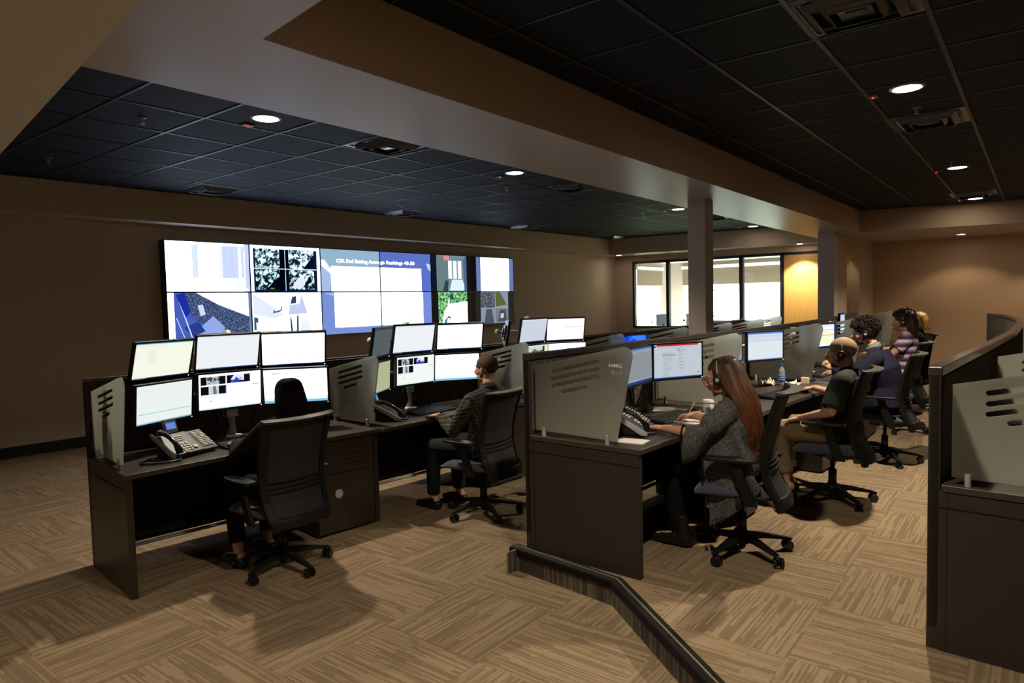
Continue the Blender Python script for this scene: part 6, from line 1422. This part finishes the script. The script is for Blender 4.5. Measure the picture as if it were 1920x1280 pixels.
# paper cup with plastic lid and a small green round emblem
t = thing('paper_cup', 'white takeaway cup with lid and green round mark, behind the writing hand', 'cup', (4.60, 1.845, .890))
mb = MB(); mb.lathe([(0, 0), (.029, 0), (.041, .105), (0, .105)], 32); cup = mb.build('cup_body', mat('white_cup', (.66, .64, .60), .6), t)
mb = MB(); mb.lathe([(0, .102), (.0435, .102), (.0435, .112), (.039, .114), (.038, .124), (.034, .126), (0, .124)], 32); mb.build('lid', WHITEP, t)
Mg = Matrix.Rotation(math.radians(205), 4, 'Z') @ Matrix.Translation((.0368, 0, .060)) @ Matrix.Rotation(math.radians(6.5), 4, 'Y')
mb = MB()
GRN = mat('green_print', (.02, .13, .07), .5)
n = 28; ring = []
for k in range(n): al = 2*math.pi*k/n; ring += [(.0022-.10*0-.0*abs(math.cos(al)), .0175*math.cos(al), .0175*math.sin(al)), (.0022, .0105*math.cos(al), .0105*math.sin(al))]
def onc(y, z): return (math.sqrt(max(0, .0372**2-y*y))-.0365+.0012, y, z)
mb.add([onc(p[1], p[2]) for p in ring], [(2*k, (2*k+2) % (2*n), (2*k+3) % (2*n), 2*k+1) for k in range(n)], Mg)
for y0, y1, z0, z1 in ((-.002, .002, -.008, .004), (-.0075, -.004, -.006, .002), (.004, .0075, -.006, .002), (-.003, .003, .005, .009), (-.006, .006, -.001, .001)): mb.add([onc(y0, z0), onc(y1, z0), onc(y1, z1), onc(y0, z1)], [(0, 1, 2, 3)], Mg)
mb.build('green_emblem', GRN, cup, weld=False)
# notepad and pen
t = thing('notepad', 'open white notepad under the writing hand of the auburn haired woman', 'notepad', (4.345, 1.88, .8905), math.radians(-8))
for k, (dz, rz) in enumerate(((.003, 0), (.006, .06))):
    mb = MB(); mb.box((0, 0, dz), (.15, .20, .004), rz=rz); mb.build('page', WHITE, t)
mb = MB(); mb.tube([(4.352, 1.905, .905), (4.372, 1.848, 1.03)], [.0028, .0038], 10); o = mb.build('pen', mat('ivory_pen', (.60, .56, .48), .35)); tag(o, 'thin ivory pen held in the writing hand', 'pen')
def sheet_paper(label, loc, rz, w=.21, h=.28, n=1, m=None, crumple=0, seed=0):
    mb = MB(); r = random.Random(seed); k = 8
    if crumple:
        g = [[(w*(i/k-.5)+r.gauss(0, .008), h*(j/k-.5)+r.gauss(0, .008), abs(r.gauss(crumple*.6, crumple*.5))*(1 if (i+j) % 2 else .35)+.001) for i in range(k+1)] for j in range(k+1)]
        vs = [p for row in g for p in row]; mb.add(vs+[(x, y, z+.0012) for x, y, z in vs], [(j*(k+1)+i, j*(k+1)+i+1, (j+1)*(k+1)+i+1, (j+1)*(k+1)+i) for j in range(k) for i in range(k)]+[((k+1)**2+(j+1)*(k+1)+i, (k+1)**2+(j+1)*(k+1)+i+1, (k+1)**2+j*(k+1)+i+1, (k+1)**2+j*(k+1)+i) for j in range(k) for i in range(k)])
    else: mb.bb(-w/2, w/2, -h/2, h/2, 0, .0015*n)
    o = mb.build('paper_sheet' if not crumple else 'tissue', m or WHITE, weld=False); o.location = loc; o.rotation_euler = (0, 0, math.radians(rz)); tag(o, label, 'paper' if not crumple else 'tissue'); return o
sheet_paper('white paper under the phone cord at the corner of the nearest middle desk', (3.575, 1.915, .8905), 6, .13, .20, 3)
sheet_paper('white printed paper behind the keyboard of the auburn haired woman', (4.80, 2.22, .8905), 24, .21, .26)
sheet_paper('grey magazine lying by the metal post behind the keyboard', (4.97, 2.10, .8905), 10, .20, .26, 3, m=mat('grey_print', (.20, .19, .17), .5, noise=(60, .6)))
sheet_paper('crumpled white tissue left of the water bottle', (6.58, 2.05, .8905), 10, .13, .13, crumple=.045, seed=3)
sheet_paper('white folded napkin right of the water bottle', (6.68, 1.86, .8905), 40, .14, .16, crumple=.022, seed=8)
sheet_paper('white paper by the curly haired man', (7.9, 2.02, .8905), -10, .21, .28)
t = thing('sticky_note_cube', 'small cream note cube at the foot of the second divider', 'note cube', (6.86, 1.78, .8905), .3); mb = MB(); mb.bb(-.038, .038, -.038, .038, 0, .055); mb.build('note_block', mat('cream_paper', (.58, .50, .32), .8), t, bevel=.002); mb = MB(); mb.bb(-.039, .039, -.039, .039, .0, .004); mb.build('card_base', GREY, t)
# water bottle
t = thing('water_bottle', 'clear plastic water bottle with blue cap and label beside the tissues', 'bottle', (6.62, 1.93, .8905))
PET = mat('clear_plastic', (.80, .88, .90), .08, spec=.6); 
nt = PET.node_tree; tr = nt.nodes.new('ShaderNodeBsdfTransparent'); tr.inputs[0].default_value = (.86, .90, .92, 1); mxs = nt.nodes.new('ShaderNodeMixShader'); mxs.inputs[0].default_value = .72; nt.links.new(nt.nodes['Principled BSDF'].outputs[0], mxs.inputs[1]); nt.links.new(tr.outputs[0], mxs.inputs[2]); nt.links.new(mxs.outputs[0], nt.nodes['Material Output'].inputs[0])
mb = MB(); mb.lathe([(0, 0), (.030, 0), (.033, .006), (.033, .02), (.031, .03), (.033, .04), (.033, .105), (.031, .115), (.033, .125), (.030, .145), (.014, .175), (.012, .185), (0, .185)], 28); mb.build('bottle_body', PET, t)
mb = MB(); mb.lathe([(.0336, .035), (.0342, .036), (.0342, .090), (.0336, .091)], 28); lb = mb.build('label', mat('blue_label', (.02, .09, .42), .4), t)
mb = MB(); mb.lathe([(.0346, .055), (.0346, .060)], 28); mb.lathe([(.0346, .076), (.0346, .079)], 28); mb.build('label_stripe', WHITEP, lb)
mb = MB(); mb.lathe([(0, .183), (.0155, .183), (.0155, .200), (.013, .203), (0, .203)], 24); mb.build('cap', mat('blue_cap', (.02, .12, .50), .35), t)
# right edge desk: black box, cup, pen holder
t = thing('desk_printer', 'black box shaped printer on the desk at the right edge', 'printer', (7.9, .02-.14, .890), .08); mb = MB(); mb.bb(-.20, .20, -.18, .14, 0, .20); mb.build('printer_body', BLACKP, t, bevel=.012); mb = MB(); mb.bb(-.205, .205, -.185, .145, .195, .215); mb.build('top_cover', GREY, t, bevel=.004)
t = thing('silver_cup', 'silver rimmed cup seen over the frosted divider at the right edge', 'cup', (7.35, .07, .8905)); mb = MB(); mb.lathe([(0, 0), (.040, 0), (.062, .125), (.064, .13), (.058, .128), (.036, .006), (0, .006)], 28); mb.build('cup_body', ALU, t); mb = MB(); mb.tube([(.062, 0, .105), (.09, 0, .095), (.09, 0, .05), (.048, 0, .04)], .006, 8); mb.build('handle', ALU, t)
monitor(9.3, .02-.16, 1.13, 20, 0, lambda u, r: ui_sheet(u, r), 'small silver framed screen beyond the printer at the right edge', s=.8, seed=31)
t = thing('tablet_stand', 'slim metal stand behind the silver framed screen at the right edge', 'stand', (9.33, .03-.14, .89)); mb = MB(); mb.bb(-.08, .08, -.06, .06, 0, .008); mb.build('base', GREY, t, bevel=.002); mb = MB(); mb.bb(-.015, .015, .03, .045, .005, .24); mb.build('post', GREY, t)
for k_, (x_, y_) in enumerate(((4.05, -.12), (4.30, -.18))): sheet_paper(('white sheets' if k_ else 'slanted white folder')+' glimpsed through the slots of the right edge divider', (x_, y_, .8905+.004*k_), 30*k_, .22, .30, 4)
# coat hook straps on the dividers' slots (metal rings seen through the slots)
# computer towers under the desks
def tower(label, loc, rz):
    t = thing('computer_tower', label, 'computer', loc, rz, group='computer towers under the desks'); mb = MB(); mb.bb(-.09, .09, -.2, .2, .02, .42); mb.build('case', BLACKP, t, bevel=.006)
    mb = MB(); mb.bb(-.085, .085, -.206, -.2, .03, .41); fr = mb.build('front_panel', GREY, t, bevel=.003); mb = MB(); mb.ell((0, -.207, .36), (.012, .004, .012), n=14); mb.build('power_button', SILVER, fr)
    mb = MB()
    for x in (-.07, .07): mb.bb(x-.01, x+.01, -.18, .18, 0, .022)
    mb.build('foot', BLACKM, t)
tower('black computer tower under the desk behind the khaki trousers', (5.95, 1.98, ZF), .1)
# bundle of pale cables hanging below the desk by the khaki trousers
mb = MB(); r = random.Random(9)
for k in range(9):
    x = 5.10+r.uniform(-.05, .03); y = 1.86+r.uniform(-.03, .04)
    mb.tube([(x, y, .85), (x+r.uniform(-.02, .02), y-.02, .66), (x-.03+r.uniform(-.04, .02), y-.05, .42), (x+r.uniform(-.04, .04), y-.02, .20), (x+.06+r.uniform(-.03, .05), y+.03, .152)], .0035, 5)
o = mb.build('cable_bundle', mat('pale_cable', (.30, .27, .20), .5)); tag(o, 'bundle of pale cables hanging under the desk beside the khaki trousers', 'cables')
# coiled headset cord across the knee of the bald man
pts = [Vector((5.62, 1.86, .88)), Vector((5.46, 1.72, .80)), Vector((5.36, 1.57, .74)), Vector((5.33, 1.60, .60)), Vector((5.28, 1.66, .46)), Vector((5.24, 1.70, .36))]; sm = []
for i in range(len(pts)-1):
    for k in range(26):
        f = k/26; p = pts[i].lerp(pts[i+1], f); a = (i*26+k)*1.25; sm.append(p+Vector((.009*math.cos(a), .005*math.sin(a), .009*math.sin(a))))
mb = MB(); mb.tube(sm, .0032, 5); o = mb.build('headset_cord', BLACKP); tag(o, 'black coiled headset cord hanging over the khaki knee', 'cord')
